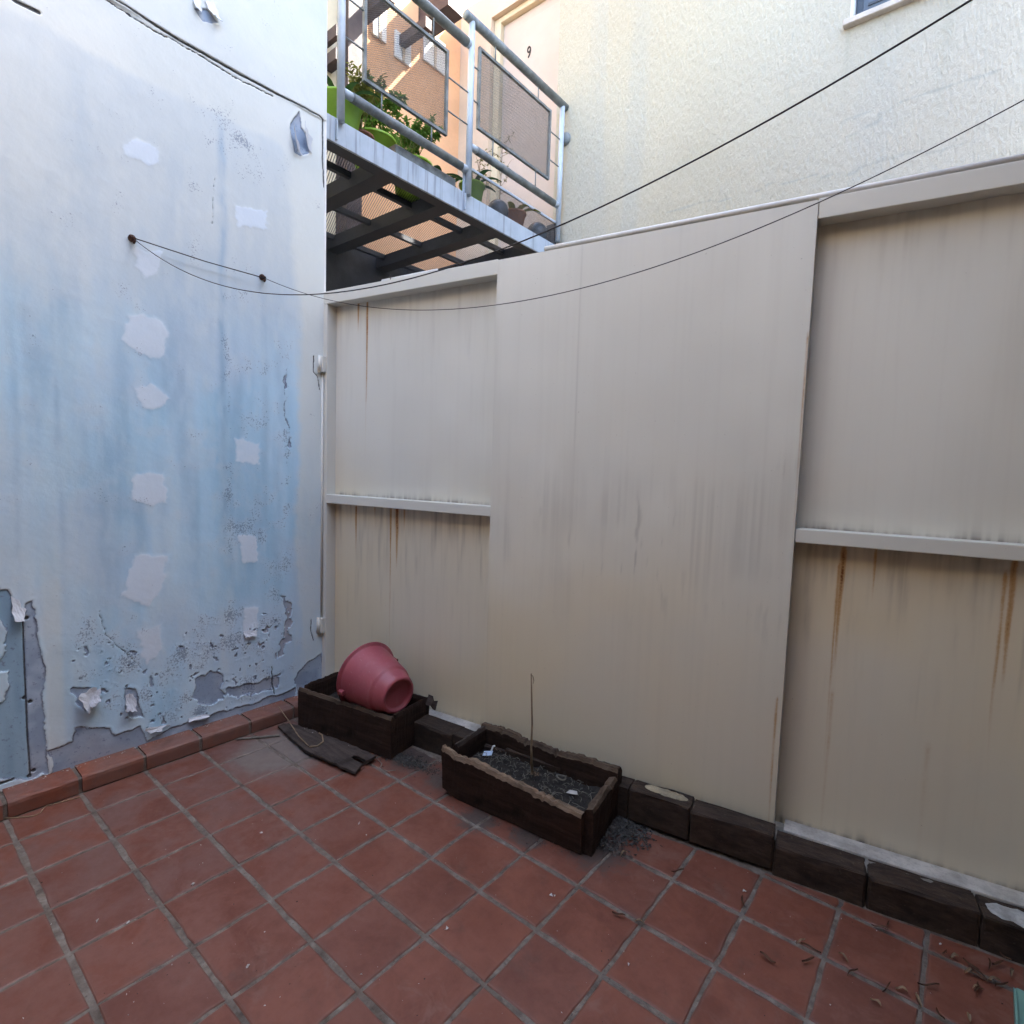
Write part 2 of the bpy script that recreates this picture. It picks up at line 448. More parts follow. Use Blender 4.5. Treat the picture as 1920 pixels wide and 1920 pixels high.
MAT["steel_blue"] = mat_plain("pale_blue_grey_steel_paint", (0.41, 0.46, 0.51), 0.42, 0.10, 7, 0.12, 0.0, spec=0.5)
def mat_fascia():
    k = M("streaked_blue_steel", 0.45, 0.45); p = k.pos()
    n = k.noise(k.map(p, (1, 1, 0.04)), 26, 4, 0.65); n2 = k.noise(p, 9, 4, 0.6)
    c = k.mix(k.mr(n2, 0.3, 0.7), (0.38, 0.43, 0.48), (0.45, 0.50, 0.55))
    c = k.mix(k.mr(n, 0.54, 0.66, 0, 0.55), c, (0.17, 0.17, 0.19))
    return k.fin(c, k.bump(n2, 0.1, 0.003))
MAT["fascia"] = mat_fascia()
MAT["steel_dark"] = mat_plain("dark_steel", (0.050, 0.055, 0.065), 0.55, 0.2, 8, 0.15, spec=0.4)
MAT["mesh_steel"] = mat_plain("galvanised_mesh", (0.15, 0.15, 0.155), 0.5, 0.15, 20, 0.1, spec=0.4)
MAT["deck_mesh"] = mat_plain("dark_deck_mesh", (0.05, 0.05, 0.055), 0.55, 0.15, 20, 0.1)
MAT["rail_tube"] = mat_plain("weathered_rail_tube", (0.165, 0.178, 0.175), 0.5, 0.32, 14, 0.15, spec=0.45)
MAT["orange"] = mat_plain("orange_render", (0.70, 0.40, 0.22), 0.9, 0.06, 3, 0.25)
MAT["cream"] = mat_plain("pale_cream_render", (0.66, 0.56, 0.39), 0.9, 0.05, 3, 0.25)
MAT["peach"] = mat_plain("peach_render", (0.60, 0.485, 0.37), 0.9, 0.05, 3, 0.25)
MAT["door"] = mat_plain("pinkish_door_paint", (0.56, 0.47, 0.40), 0.5, 0.04, 3, 0.1)
MAT["white"] = mat_plain("white_paint", (0.78, 0.77, 0.74), 0.6, 0.06, 5, 0.15)
MAT["cap"] = mat_plain("pale_flashing", (0.62, 0.61, 0.58), 0.5, 0.1, 9, 0.2)
MAT["rail_pale"] = mat_plain("dirty_pale_rail", (0.44, 0.41, 0.37), 0.6, 0.3, 12, 0.3)
MAT["black"] = mat_plain("black_paint", (0.02, 0.02, 0.02), 0.5, 0.1, 9, 0.1)
MAT["beam_brown"] = mat_plain("dark_brown_timber", (0.060, 0.045, 0.045), 0.7, 0.2, 9, 0.3)
MAT["pink"] = None
def mat_pink():
    k = M("faded_pink_plastic", 0.42, 0.45); p = k.co()
    n1 = k.noise(p, 6, 4, 0.6); nf = k.noise(p, 90, 3, 0.6); ns = k.noise(k.map(p, (1, 1, 0.2)), 30, 4, 0.6)
    c = k.mix(k.mr(n1, 0.3, 0.7), (0.27, 0.052, 0.066), (0.33, 0.078, 0.094))
    c = k.mix(k.mr(ns, 0.55, 0.75, 0, 0.35), c, (0.36, 0.155, 0.16))
    c = k.mix(k.mr(nf, 0.62, 0.75, 0, 0.35), c, (0.17, 0.038, 0.045))
    dn = k.noise(p, 13, 5, 0.72, 0.5)
    c = k.mix(k.mr(dn, 0.50, 0.70, 0, 0.25), c, (0.15, 0.06, 0.055))
    sc_ = k.noise(k.map(p, (3, 14, 5)), 9, 3, 0.6)
    c = k.mix(k.mr(sc_, 0.64, 0.72, 0, 0.22), c, (0.46, 0.25, 0.24))
    return k.fin(c, k.bump(nf, 0.12, 0.002), k.mr(n1, 0.3, 0.7, 0.36, 0.52))
MAT["pink"] = mat_pink()
MAT["wire"] = mat_plain("dark_wire", (0.030, 0.022, 0.022), 0.6, 0.2, 30, 0.1)
MAT["rust_metal"] = mat_plain("rusty_iron", (0.070, 0.035, 0.025), 0.85, 0.4, 40, 0.6)
MAT["soil"] = mat_plain("dry_soil", (0.028, 0.024, 0.020), 0.95, 0.5, 45, 0.9, bdist=0.006)
MAT["crumb"] = mat_plain("grey_soil_crumbs", (0.075, 0.069, 0.062), 0.95, 0.5, 60, 0.6)
MAT["straw"] = mat_plain("dry_straw", (0.24, 0.165, 0.10), 0.8, 0.3, 20, 0.2)
MAT["straw_pale"] = mat_plain("bleached_straw", (0.15, 0.138, 0.115), 0.85, 0.35, 20, 0.2)
MAT["leaf_dry"] = mat_plain("dry_leaf", (0.105, 0.050, 0.028), 0.8, 0.5, 14, 0.3)
MAT["fleck"] = mat_plain("white_paint_flecks", (0.42, 0.40, 0.37), 0.8, 0.2, 30, 0.2)
MAT["mint"] = mat_plain("mint_green_plastic", (0.16, 0.30, 0.245), 0.4, 0.1, 8, 0.1, spec=0.45)
def mat_leaf(name, a, b):
    k = M(name, 0.55, 0.35); p = k.pos(); n = k.noise(p, 30, 3)
    c = k.mix(k.mr(n, 0.3, 0.7), a, b)
    k.b.inputs["Transmission Weight"].default_value = 0.0
    tr = k.new("ShaderNodeBsdfTranslucent"); k.put(tr.inputs[0], c)
    mx = k.new("ShaderNodeMixShader"); mx.inputs[0].default_value = 0.35
    k.fin(c)
    out = k.n["Material Output"]
    k.l.new(k.b.outputs[0], mx.inputs[1]); k.l.new(tr.outputs[0], mx.inputs[2]); k.l.new(mx.outputs[0], out.inputs[0])
    return k.mat
MAT["leaf_mid"] = mat_leaf("mid_green_leaf", (0.085, 0.18, 0.03), (0.17, 0.29, 0.05))
MAT["leaf_dark"] = mat_leaf("dark_green_leaf", (0.014, 0.036, 0.011), (0.034, 0.07, 0.020))
MAT["leaf_olive"] = mat_leaf("olive_leaf", (0.13, 0.14, 0.028), (0.21, 0.20, 0.05))
MAT["lime"] = mat_plain("lime_green_plastic", (0.30, 0.50, 0.05), 0.35, 0.08, 6, 0.05, spec=0.4)
MAT["greypot"] = mat_plain("blue_grey_glazed_pot", (0.055, 0.068, 0.085), 0.3, 0.15, 9, 0.1, spec=0.5)
MAT["brownpot"] = mat_plain("brown_clay_pot", (0.26, 0.12, 0.075), 0.7, 0.15, 9, 0.2)
MAT["terracotta_pot"] = mat_plain("terracotta_pot", (0.40, 0.17, 0.09), 0.75, 0.15, 9, 0.2)
MAT["traytan"] = mat_plain("tan_wood_trough", (0.30, 0.25, 0.19), 0.7, 0.2, 9, 0.3)
MAT["blueshutter"] = mat_plain("grey_blue_shutter", (0.09, 0.11, 0.14), 0.5, 0.1, 9, 0.15)
MAT["sillstone"] = mat_plain("sill_stone", (0.52, 0.46, 0.40), 0.8, 0.15, 9, 0.3)
MAT["garden_wall"] = mat_plain("brown_rendered_wall", (0.20, 0.145, 0.10), 0.9, 0.1, 3, 0.3)
MAT["house"] = mat_plain("house_render", (0.53, 0.415, 0.29), 0.9, 0.1, 3, 0.3)

# ================================================================== large structure
# ---- ground
g = box("ground", -60, 60, -60, 60, -0.40, -0.060, mat_plain("ground_cement", (0.22, 0.21, 0.20), 0.95, 0.2, 3, 0.3))
tag(g, kind="structure")

# ---- floor: grout bed with separate tiles
XL = [0.041, 0.2152, 0.442, 0.6602, 0.8787, 1.0984, 1.3205, 1.5428, 1.7648, 1.9823, 2.199, 2.4205, 2.635, 2.855, 2.994]
YL = [-1.981, -1.761, -1.541, -1.321, -1.10, -0.88, -0.66, -0.44, -0.218, 0.003, 0.2243, 0.4429, 0.6635, 0.8830, 1.1067, 1.3297, 1.5571, 1.782, 2.006, 2.228]
fx = np.linspace(-0.3, 3.04, 90); fy = np.linspace(-2.0, 2.45, 90)
FX, FY = np.meshgrid(fx, fy, indexing='ij')
pos = np.stack([FX, FY, -0.0030 + 0.0024 * (fbm(FX, FY, 18, 3, 5) - 0.5)], -1)
floor = link("floor", grid_mesh("floor", fx, fy, pos, {}), MAT["grout"])
tag(floor, kind="structure")
def clip(poly, p0, n):
    out = []
    for i in range(len(poly)):
        a, b = poly[i], poly[(i + 1) % len(poly)]
        da = (a[0] - p0[0]) * n[0] + (a[1] - p0[1]) * n[1]; db = (b[0] - p0[0]) * n[0] + (b[1] - p0[1]) * n[1]
        if da >= 0: out.append(a)
        if (da >= 0) != (db >= 0):
            t = da / (da - db); out.append((a[0] + (b[0] - a[0]) * t, a[1] + (b[1] - a[1]) * t))
    return out
def tile_bm(poly, rng, h=0.016, bev=0.0026, sub=5, rag=0.0022):
    """poly counter-clockwise in metres; edges subdivided and a little ragged, top edge rounded"""
    pts = []
    n = len(poly)
    for i in range(n):
        a, b = poly[i], poly[(i + 1) % n]
        for s in range(sub):
            t = s / sub
            pts.append((a[0] + (b[0] - a[0]) * t + rng.uniform(-rag, rag), a[1] + (b[1] - a[1]) * t + rng.uniform(-rag, rag)))
    cx = sum(p[0] for p in pts) / len(pts); cy = sum(p[1] for p in pts) / len(pts)
    def ring(inset, z):
        r = []
        for x, y in pts:
            dx, dy = cx - x, cy - y; L = math.hypot(dx, dy) + 1e-9
            r.append((x + dx / L * inset, y + dy / L * inset, z))
        return r
    rings = [ring(0, -h), ring(0, -bev), ring(bev * 1.3, -bev * 0.2), ring(bev * 3.0, 0)]
    bm = bmesh.new()
    R = [[bm.verts.new(p) for p in r] for r in rings]
    for a, b in zip(R[:-1], R[1:]):
        for i in range(len(a)):
            bm.faces.new((a[i], a[(i + 1) % len(a)], b[(i + 1) % len(a)], b[i]))
    bm.faces.new(R[-1])
    return bm
SZX, SZY = 0.209, 0.206
full_tiles = []
rng = random.Random(4)
for i in range(10):
    bm = tile_bm([(-0.5 * SZX, -0.5 * SZY), (0.5 * SZX, -0.5 * SZY), (0.5 * SZX, 0.5 * SZY), (-0.5 * SZX, 0.5 * SZY)], rng)
    bmesh.ops.scale(bm, vec=(1 / SZX, 1 / SZY, 1), verts=bm.verts)
    me = bpy.data.meshes.new("floor_tile"); bmesh.ops.recalc_face_normals(bm, faces=bm.faces); bm.to_mesh(me); bm.free()
    me.materials.append(MAT["tile"]); full_tiles.append(me)
BR_OFF = 0.118                      # front of the brick edging, measured out from the gate face
bp0 = GO + GN * (BR_OFF + 0.010)
rest = bmesh.new()
for i in range(len(XL) - 1):
    for j in range(len(YL) - 1):
        x0, x1, y0, y1 = XL[i] + 0.0055, XL[i + 1] - 0.0055, YL[j] + 0.0075, YL[j + 1] - 0.0075
        if i == 0: x0 = XL[0] + 0.003
        poly = [(x0, y0), (x1, y0), (x1, y1), (x0, y1)]
        cp = clip(poly, bp0, GN)
        if len(cp) < 3: continue
        area = abs(sum(cp[q][0] * cp[(q + 1) % len(cp)][1] - cp[(q + 1) % len(cp)][0] * cp[q][1] for q in range(len(cp)))) / 2
        if area < 0.0015: continue
        cx, cy = (x0 + x1) / 2, (y0 + y1) / 2
        dz = rng.uniform(-0.0015, 0.0010)
        if YL[j] < -0.5 or XL[i] > 3.4:
            bm_box(rest, x0, x1, y0, y1, -0.016, dz, 0.002); continue
        tilt = (rng.uniform(-0.004, 0.004), rng.uniform(-0.004, 0.004), rng.uniform(-0.006, 0.006))
        if len(cp) == 4 and cp == poly:
            o = link("floor_tile", rng.choice(full_tiles), None, floor)
            o.scale = ((x1 - x0), (y1 - y0), 1)
        else:
            bm = tile_bm([(p[0] - cx, p[1] - cy) for p in cp], rng)
            bmesh.ops.scale(bm, vec=(1 / SZX, 1 / SZY, 1), verts=bm.verts)
            o = from_bm("floor_tile", bm, MAT["tile"], floor)
            o.scale = (SZX, SZY, 1)
        o.location = (cx, cy, dz); o.rotation_euler = tilt
o = from_bm("floor_tile", rest, MAT["tile"], floor); tag(o, kind="stuff")

# ---- kerb of terracotta tiles at the foot of the plastered wall
kerb = empty("tile_kerb", (0, 0, 0), 0, "low terracotta tile kerb along the foot of the peeling wall", "kerb")
box("mortar_bed", WALL_X - 0.03, 0.034, -1.9, 1.50, -0.03, 0.0585, MAT["grout"], kerb, 0.004)
kb = bmesh.new()
ykl = [YL[j] for j in range(len(YL)) if -1.9 < YL[j] < 1.5] + [1.505]
for j in range(len(ykl) - 1):
    bm = bmesh.new()
    y0, y1 = ykl[j] + 0.007, ykl[j + 1] - 0.007
    n = 5
    prof = [(WALL_X - 0.01, 0.052), (WALL_X - 0.01, 0.0650), (0.018, 0.0655), (0.033, 0.0635), (0.0395, 0.056), (0.0415, 0.045), (0.0415, 0.002), (0.030, 0.002)]
    rows = []
    for s in range(n):
        y = y0 + (y1 - y0) * s / (n - 1)
        rows.append([bm.verts.new((x + rng.uniform(-.0008, .0008), y + (rng.uniform(-.0012, .0012)), z + rng.uniform(-.0006, .0006))) for x, z in prof])
    for a, b in zip(rows[:-1], rows[1:]):
        for q in range(len(prof) - 1): bm.faces.new((a[q], a[q + 1], b[q + 1], b[q]))
    bm.faces.new(rows[0]); bm.faces.new(rows[-1][::-1])
    o = from_bm("kerb_tile", bm, MAT["kerb_tile"], kerb)
    o.location = (0, 0, rng.uniform(-0.001, 0.002)); o.rotation_euler = (0, 0, 0)

# ---- peeling plaster wall (x = WALL_X), with the paint layers measured on it
WY1 = 1.566
ya = np.concatenate([np.linspace(-2.0, -0.05, 40)[:-1], np.arange(-0.05, WY1, 0.004), [WY1]])
za = np.concatenate([np.arange(0.0, 3.86, 0.004), np.linspace(3.86, 6.6, 60)])
Y, Z = np.meshgrid(ya, za, indexing='ij')
wob = lambda s, a, sd: (fbm(Y, Z, s, 4, sd) - 0.5) * a
Yw, Zw = Y + wob(9, 0.05, 30) + wob(40, 0.026, 31) + wob(110, 0.010, 32), Z + wob(9, 0.05, 40) + wob(40, 0.026, 41) + wob(110, 0.010, 42)
PX = lambda pts: [wl(*p) for p in pts]
# greyed old paint below the fresh band and left of the fresh margin at the wall's end
edge_y = np.interp(Z, [0, 0.5, 0.9, 1.5, 2.0, 2.7, 2.9], [1.50, 1.44, 1.41, 1.42, 1.42, 1.36, 1.33])
old = sstep(2.865, 2.825, Z + wob(5, 0.05, 50)) * sstep(0.035, -0.035, Y + wob(14, 0.05, 51) - edge_y)
old *= np.interp(Z + wob(2.5, 0.5, 52), [0, 1.3, 1.9, 2.4, 2.9], [0.9, 1.0, 0.92, 0.80, 0.70])        # the grey thins out upwards
old = np.maximum(old, 0.55 * sstep(1.9, 0.6, Z))
old *= 1 + 0.25 * (fbm(Y, Z * 0.2, 6, 3, 55) - 0.5) * 2
old *= np.interp(Y + wob(4, 0.1, 56), [0.2, 0.45, 0.6, 2], [0.75, 0.8, 1, 1])
# a vertical fresh band low on the left between the peeled strip and the mould
ba, bb = wl(85, 1250)[0], wl(118, 1250)[0]
old *= 1 - 0.45 * sstep(ba - 0.02, ba + 0.01, Y) * sstep(bb + 0.012, bb - 0.012, Y) * sstep(1.1, 0.75, Z)
# repair patches
patch = np.zeros_like(Y)
for P in ([(232, 268), (258, 258), (296, 275), (300, 310), (280, 312), (232, 290)],
          [(250, 465), (305, 470), (300, 510), (275, 525), (255, 500)],
          [(240, 592), (262, 585), (298, 600), (318, 625), (300, 676), (258, 662), (224, 638)],
          [(252, 728), (285, 716), (318, 748), (288, 772), (262, 758)],
          [(248, 890), (308, 884), (312, 940), (285, 950), (246, 938)],
          [(252, 1040), (314, 1040), (306, 1098), (280, 1140), (226, 1120), (236, 1090)],
          [(445, 1000), (482, 1005), (486, 1055), (455, 1055)],
          [(458, 1140), (486, 1138), (480, 1190), (455, 1195)],
          [(440, 820), (485, 830), (486, 870), (440, 868)],
          [(255, 1185), (300, 1170), (305, 1220), (270, 1250)],
          [(440, 385), (500, 395), (500, 430), (445, 425)]):
    sd = poly_sd(Y + wob(30, 0.022, 60), Z + wob(30, 0.022, 61), PX(P))
    patch = np.maximum(patch, sstep(-0.010, 0.012, sd + 0.018 * (fbm(Y, Z, 55, 3, 62 + P[0][0]) - 0.5)) * (0.70 + 0.30 * ((P[0][0] * 37 + P[0][1] * 11) % 10) / 9.0) * (0.82 + 0.36 * fbm(Y * 0.7 + Z * 0.4, Z - Y * 0.3, 24, 3, 64)))
# water streaks
stain = np.zeros_like(Y)
for px, y0, y1, w, a in ((415, 250, 1000, 0.018, 0.75), (432, 700, 1100, 0.02, 0.35), (497, 560, 1000, 0.022, 0.45), (98, 560, 860, 0.012, 0.45), (112, 860, 1100, 0.012, 0.3),
                         (18, 560, 1100, 0.012, 0.3), (225, 640, 1050, 0.03, 0.3), (300, 880, 1120, 0.025, 0.35), (150, 150, 420, 0.05, 0.2), (330, 300, 620, 0.05, 0.2), (520, 800, 1150, 0.03, 0.35)):
    yc, zt = wl(px, y0); zb = wl(px, y1)[1]
    d = (Y + wob(5, 0.03, 70 + px) - yc) / w
    stain = np.maximum(stain, a * np.exp(-d * d) * sstep(zt + 0.15, zt - 0.15, Z) * sstep(zb - 0.15, zb + 0.15, Z))
stain = np.maximum(stain, 0.45 * sstep(0.52, 0.75, fbm(Y, Z * 0.1, 9, 3, 77)) * sstep(2.4, 1.6, Z) * sstep(0.5, 1.0, Z) * sstep(1.40, 1.30, Y))
stain *= (1 - 0.9 * patch)
# paint fallen off: signed field, positive where the undercoat shows
under = np.full(Y.shape, -9.0)
def add_under(P, amp=1.0):
    global under
    under = np.maximum(under, poly_sd(Y + (Yw - Y) * amp, Z + (Zw - Z) * amp, PX(P)))
add_under([(-40, 1500), (60, 1462), (100, 1446), (100, 1418), (88, 1405), (140, 1385), (140, 1365), (205, 1365), (218, 1380), (262, 1365), (275, 1388), (330, 1360), (352, 1350), (380, 1350), (420, 1335), (445, 1322), (470, 1318), (500, 1304), (535, 1297), (552, 1290), (552, 1310), (440, 1350), (300, 1398), (150, 1440), (0, 1490)], 0.8)
add_under([(-40, 1460), (-40, 1150), (4, 1112), (20, 1110), (28, 1125), (24, 1145), (42, 1163), (55, 1135), (64, 1130), (70, 1160), (70, 1210), (82, 1255), (78, 1300), (82, 1345), (88, 1405), (90, 1450), (40, 1462)], 0.6)
add_under([(552, 1270), (572, 1245), (590, 1235), (600, 1225), (606, 1300), (560, 1312)], 0.8)
add_under([(368, 1275), (390, 1258), (418, 1265), (420, 1310), (385, 1325), (366, 1312)], 1.1)
add_under([(425, 1290), (470, 1275), (520, 1265), (520, 1285), (470, 1298), (430, 1308)], 1.2)
add_under([(522, 1235), (536, 1225), (542, 1130), (534, 1120), (532, 1180)], 1.6)
add_under([(140, 1295), (175, 1290), (185, 1315), (165, 1335), (150, 1325)], 0.7)
add_under([(230, 1290), (250, 1292), (266, 1330), (270, 1345), (250, 1345), (236, 1330)], 0.6)
add_under([(543, 238), (548, 225), (560, 210), (565, 240), (580, 262), (580, 288), (562, 292), (552, 285)], 0.25)
add_under([(362, 15), (388, 20), (408, 44), (395, 46), (378, 40)], 0.25)
for P in ([(-20, 1240), (10, 1235), (15, 1260), (0, 1262)],):
    pass
# islands of paint left on the strip at the far left
for P in ([(-30, 1160), (6, 1165), (12, 1220), (10, 1232), (-30, 1235)], [(-30, 1258), (14, 1258), (16, 1290), (5, 1318), (-30, 1325)]):
    under = np.minimum(under, -poly_sd(Yw, Zw, PX(P)))
# scattered little losses where the mould is
spk_zone = np.maximum.reduce([
    sstep(0.10, -0.05, -poly_sd(Y, Z, PX([(130, 1290), (130, 1130), (300, 1250), (360, 1180), (430, 1120), (540, 1060), (545, 1250), (420, 1330), (280, 1360)]))),
    0.55 * sstep(0.08, -0.02, -poly_sd(Y, Z, PX([(425, 560), (545, 640), (545, 1110), (420, 1100)]))),
    0.85 * sstep(0.06, -0.01, -poly_sd(Y, Z, PX([(370, 195), (420, 215), (520, 265), (535, 330), (480, 360), (400, 300)]))),
    0.35 * sstep(0.10, -0.03, -poly_sd(Y, Z, PX([(200, 130), (500, 260), (520, 560), (200, 560)])))])
und2 = (fbm(Y, Z, 44, 4, 90) - 0.735 + 0.07 * (spk_zone - 1)) * 0.12
under = np.maximum(under, np.where((spk_zone > 0.6) & (Z < 0.55), und2, -9))
d535 = line_dist(Yw, Zw, PX([(538, 690), (535, 760), (542, 840)])); under = np.maximum(under, 0.007 - d535 - 0.02 * (fbm(Y, Z, 22, 3, 92) - 0.35))
speck = np.clip(spk_zone + 0.30 * sstep(0.4, 0.6, fbm(Y, Z, 6, 3, 91)) - 0.25, 0, 1) * (1 - 0.8 * patch)
for px, y0, y1 in ((535, 690, 1150), (425, 560, 1000)):
    yc, zt = wl(px, y0); zb = wl(px, y1)[1]
    speck = np.maximum(speck, np.exp(-((Y + wob(8, .04, 95) - yc) / 0.022) ** 2) * sstep(zt, zt - .1, Z) * sstep(zb, zb + .1, Z))
tl = wl(48, 1300)[0]
teal = sstep(tl + 0.002, tl - 0.002, Y + 0.0)
# cracks
crack = np.full(Y.shape, 9.0)
def add_crack(P, amp=0.5, off=0.0):
    global crack
    crack = np.minimum(crack, line_dist(Y + (Yw - Y) * amp, Z + (Zw - Z) * amp, PX(P)) + off)
add_crack([(215, 0), (330, 72), (450, 140), (560, 198), (598, 218), (605, 225), (605, 300), (607, 350)], 0.10, -0.0010)
add_crack([(198, 0), (240, 30), (270, 48), (330, 78), (400, 120), (450, 152), (512, 180)], 0.45)
add_crack([(0, -20), (30, 2), (73, 23)], 0.05, -0.0035)
add_crack([(43, 1163), (46, 1250), (52, 1380), (57, 1455)], 0.03)
add_crack([(193, 1190), (235, 1225), (255, 1245), (266, 1256)], 0.35, 0.0015)
add_crack([(190, 1150), (196, 1190)], 0.5, 0.001)
add_crack([(588, 668), (588, 697), (596, 705), (600, 730)], 0.2)
add_crack([(397, 420), (400, 360), (405, 330)], 0.3, 0.0016)
add_crack([(0, 1470), (24, 1462)], 0.2, -0.002)
add_crack([(583, 1162), (583, 1185), (588, 1200)], 0.2)
add_crack([(508, 1250), (514, 1300)], 0.3)
for p in ((50, 1159), (46, 1309), (57, 1316), (63, 1445), (55, 1456)):
    crack = np.minimum(crack, np.hypot(Y - wl(*p)[0], Z - wl(*p)[1]) - 0.0045)
usm = sstep(-0.003, 0.003, under)
X = WALL_X + 0.006 * (fbm(Y, Z, 1.3, 3, 21) - 0.5) + 0.0016 * (fbm(Y, Z, 14, 3, 22) - 0.5)
X = X - 0.0038 * usm + 0.0022 * sstep(-0.018, -0.003, under) * (1 - usm) * fbm(Y, Z, 10, 2, 23) + 0.0014 * patch - 0.006 * sstep(0.004, 0.0, crack)
X = X + 0.006 * sstep(3.066, 3.074, Z)           # upper render stands a little proud above the long joint
X = X + 0.004 * sstep(2.86, 2.82, Z)*0
pos = np.stack([X, Y, Z], -1)
nz_ = dict(n_big=fbm(Y, Z, 2.2, 4, 500), n_mid=fbm(Y, Z, 14, 4, 501), n_st=fbm(Y, Z * 0.12, 9, 5, 502), n_st2=fbm(Y, Z * 0.3, 30, 3, 503))
me = grid_mesh("wall_face", ya, za, pos, dict(**nz_, old=old, patch=patch, stain=stain, under=np.clip(under, -.1, .1), teal=teal, speck=speck, crack=np.clip(crack, -.02, .1)))
wall = empty("plaster_wall", (0, 0, 0), 0, "tall whitish blue plaster wall with peeling paint, patches and mould", "wall")
link("wall_face", me, MAT["wall"], wall)
box("wall_core", -0.34, WALL_X - 0.016, -2.0, WY1 - 0.004, -0.05, 6.6, MAT["white"], wall)
box("wall_end", -0.34, WALL_X + 0.004, WY1 - 0.006, WY1 + 0.004, 0.0, 6.6, MAT["white"], wall)
# curled flakes of paint
def flake(P, lift, seed, bend='down', mat=None, nn=6):
    """P: four photo corners (top-left, top-right, bottom-right, bottom-left) laid on the wall; the bent side stands off"""
    rg = random.Random(seed)
    c = [np.array(wl(*p)) for p in P]
    v = []
    for i in range(nn):
        for j in range(nn):
            s, t = i / (nn - 1), j / (nn - 1)
            q = (c[0] * (1 - s) + c[1] * s) * (1 - t) + (c[3] * (1 - s) + c[2] * s) * t
            k = {'down': t, 'up': 1 - t, 'left': 1 - s, 'right': s}[bend]
            jx = 0.004 * (rg.random() - 0.5) if 0 < i < nn - 1 and 0 < j < nn - 1 else 0.010 * (rg.random() - 0.5)
            v.append((WALL_X + 0.004 + lift * k ** 1.7 + 0.002 * rg.random(), q[0] + jx, q[1] + jx * rg.choice((-1, 1))))
    f = [(i * nn + j, (i + 1) * nn + j, (i + 1) * nn + j + 1, i * nn + j + 1) for i in range(nn - 1) for j in range(nn - 1)]
    o = from_py("paint_flake", v, f, mat or MAT["flake"], wall, smooth=False)
    sm = o.modifiers.new("thickness", 'SOLIDIFY'); sm.thickness = 0.0016
    return o
MAT["flake"] = mat_plain("curled_paint", (0.56, 0.585, 0.62), 0.8, 0.08, 20, 0.3)
MAT["flake_grey"] = mat_plain("curled_grey_paint", (0.40, 0.41, 0.44), 0.8, 0.12, 20, 0.3)
flake([(22, 1118), (46, 1140), (44, 1163), (24, 1162)], 0.022, 1, 'down')
flake([(138, 1298), (180, 1288), (178, 1320), (160, 1334)], 0.045, 2, 'left')
flake([(150, 1306), (186, 1290), (184, 1312), (166, 1322)], 0.030, 3, 'down', MAT["flake_grey"])
flake([(236, 1302), (250, 1300), (252, 1330), (232, 1328)], 0.030, 4, 'down', MAT["flake_grey"])
flake([(543, 235), (556, 262), (566, 292), (550, 282)], 0.030, 5, 'left', MAT["flake_grey"])
flake([(564, 232), (584, 262), (582, 290), (566, 260)], 0.030, 6, 'left')
flake([(360, -12), (372, -8), (374, 28), (362, 18)], 0.020, 7, 'down')
flake([(382, -5), (400, 0), (410, 46), (390, 32)], 0.028, 8, 'down')
flake([(456, 1184), (482, 1180), (479, 1191), (457, 1195)], 0.008, 9, 'down')
flake([(352, 1346), (392, 1338), (390, 1344), (354, 1352)], 0.010, 10, 'down')
flake([(272, 1366), (318, 1356), (300, 1368), (280, 1376)], 0.008, 12, 'down')
# two rusty hooks for the clothes lines
HOOKS = []
for k, p in enumerate(((247, 447), (491, 520))):
    y, z = wl(*p)
    bm = bmesh.new()
    bm_tube(bm, [(WALL_X - 0.01, y, z), (WALL_X + 0.022, y, z), (WALL_X + 0.034, y, z - 0.006), (WALL_X + 0.036, y, z - 0.018), (WALL_X + 0.026, y, z - 0.024), (WALL_X + 0.020, y, z - 0.016)], 0.0042, 8)
    bm_tube(bm, [(WALL_X - 0.002, y, z), (WALL_X + 0.006, y, z)], 0.014, 12)
    bm_tube(bm, [(WALL_X + 0.010, y - 0.010, z + 0.008), (WALL_X + 0.018, y + 0.008, z - 0.012)], 0.005, 6)
    from_bm("hook", bm, MAT["rust_metal"], wall, smooth=False)
    HOOKS.append((WALL_X + 0.030, y, z - 0.010))

# ---- beige steel gate, a frame with recessed panels and one proud central leaf
gate = empty("steel_gate", tuple(GO), GATE_A, "long beige sheet steel gate with rust streaks, recessed panels and proud central leaf", "gate")
U0, UL, UR, U1 = 0.0, on_gate(922, 900)[0], on_gate(1497, 900)[0], 3.06
ZT, ZB, RT, RB, ZF = 2.214, 2.150, 1.146, 1.100, 0.098
REC = 0.066
def strk(U, Zz, lst):
    f = np.zeros_like(U)
    for (px, py, L, w, a) in lst:
        u, z = on_gate(px, py, -REC)
        d = np.abs(U - u - 0.004 * (fbm(U * 0 + 0.3, Zz, 6, 2, int(px)) - 0.5)) / (1.15 * w * (1 - 0.55 * np.clip((z - Zz) / L, 0, 1)))
        a_ = a * (0.45 + 0.9 * fbm(U * 0.6, Zz * 0.12, 110, 3, int(px) + 7)) * (0.75 + 0.5 * fbm(U * 0 + px, Zz, 14, 3, int(px) + 9))
        f = np.maximum(f, a_ * np.exp(-d ** 2.0) * sstep(0.02, 0.0, Zz - z) * np.clip(1 - (z - Zz) / L, 0, 1) ** 0.8)
    return f
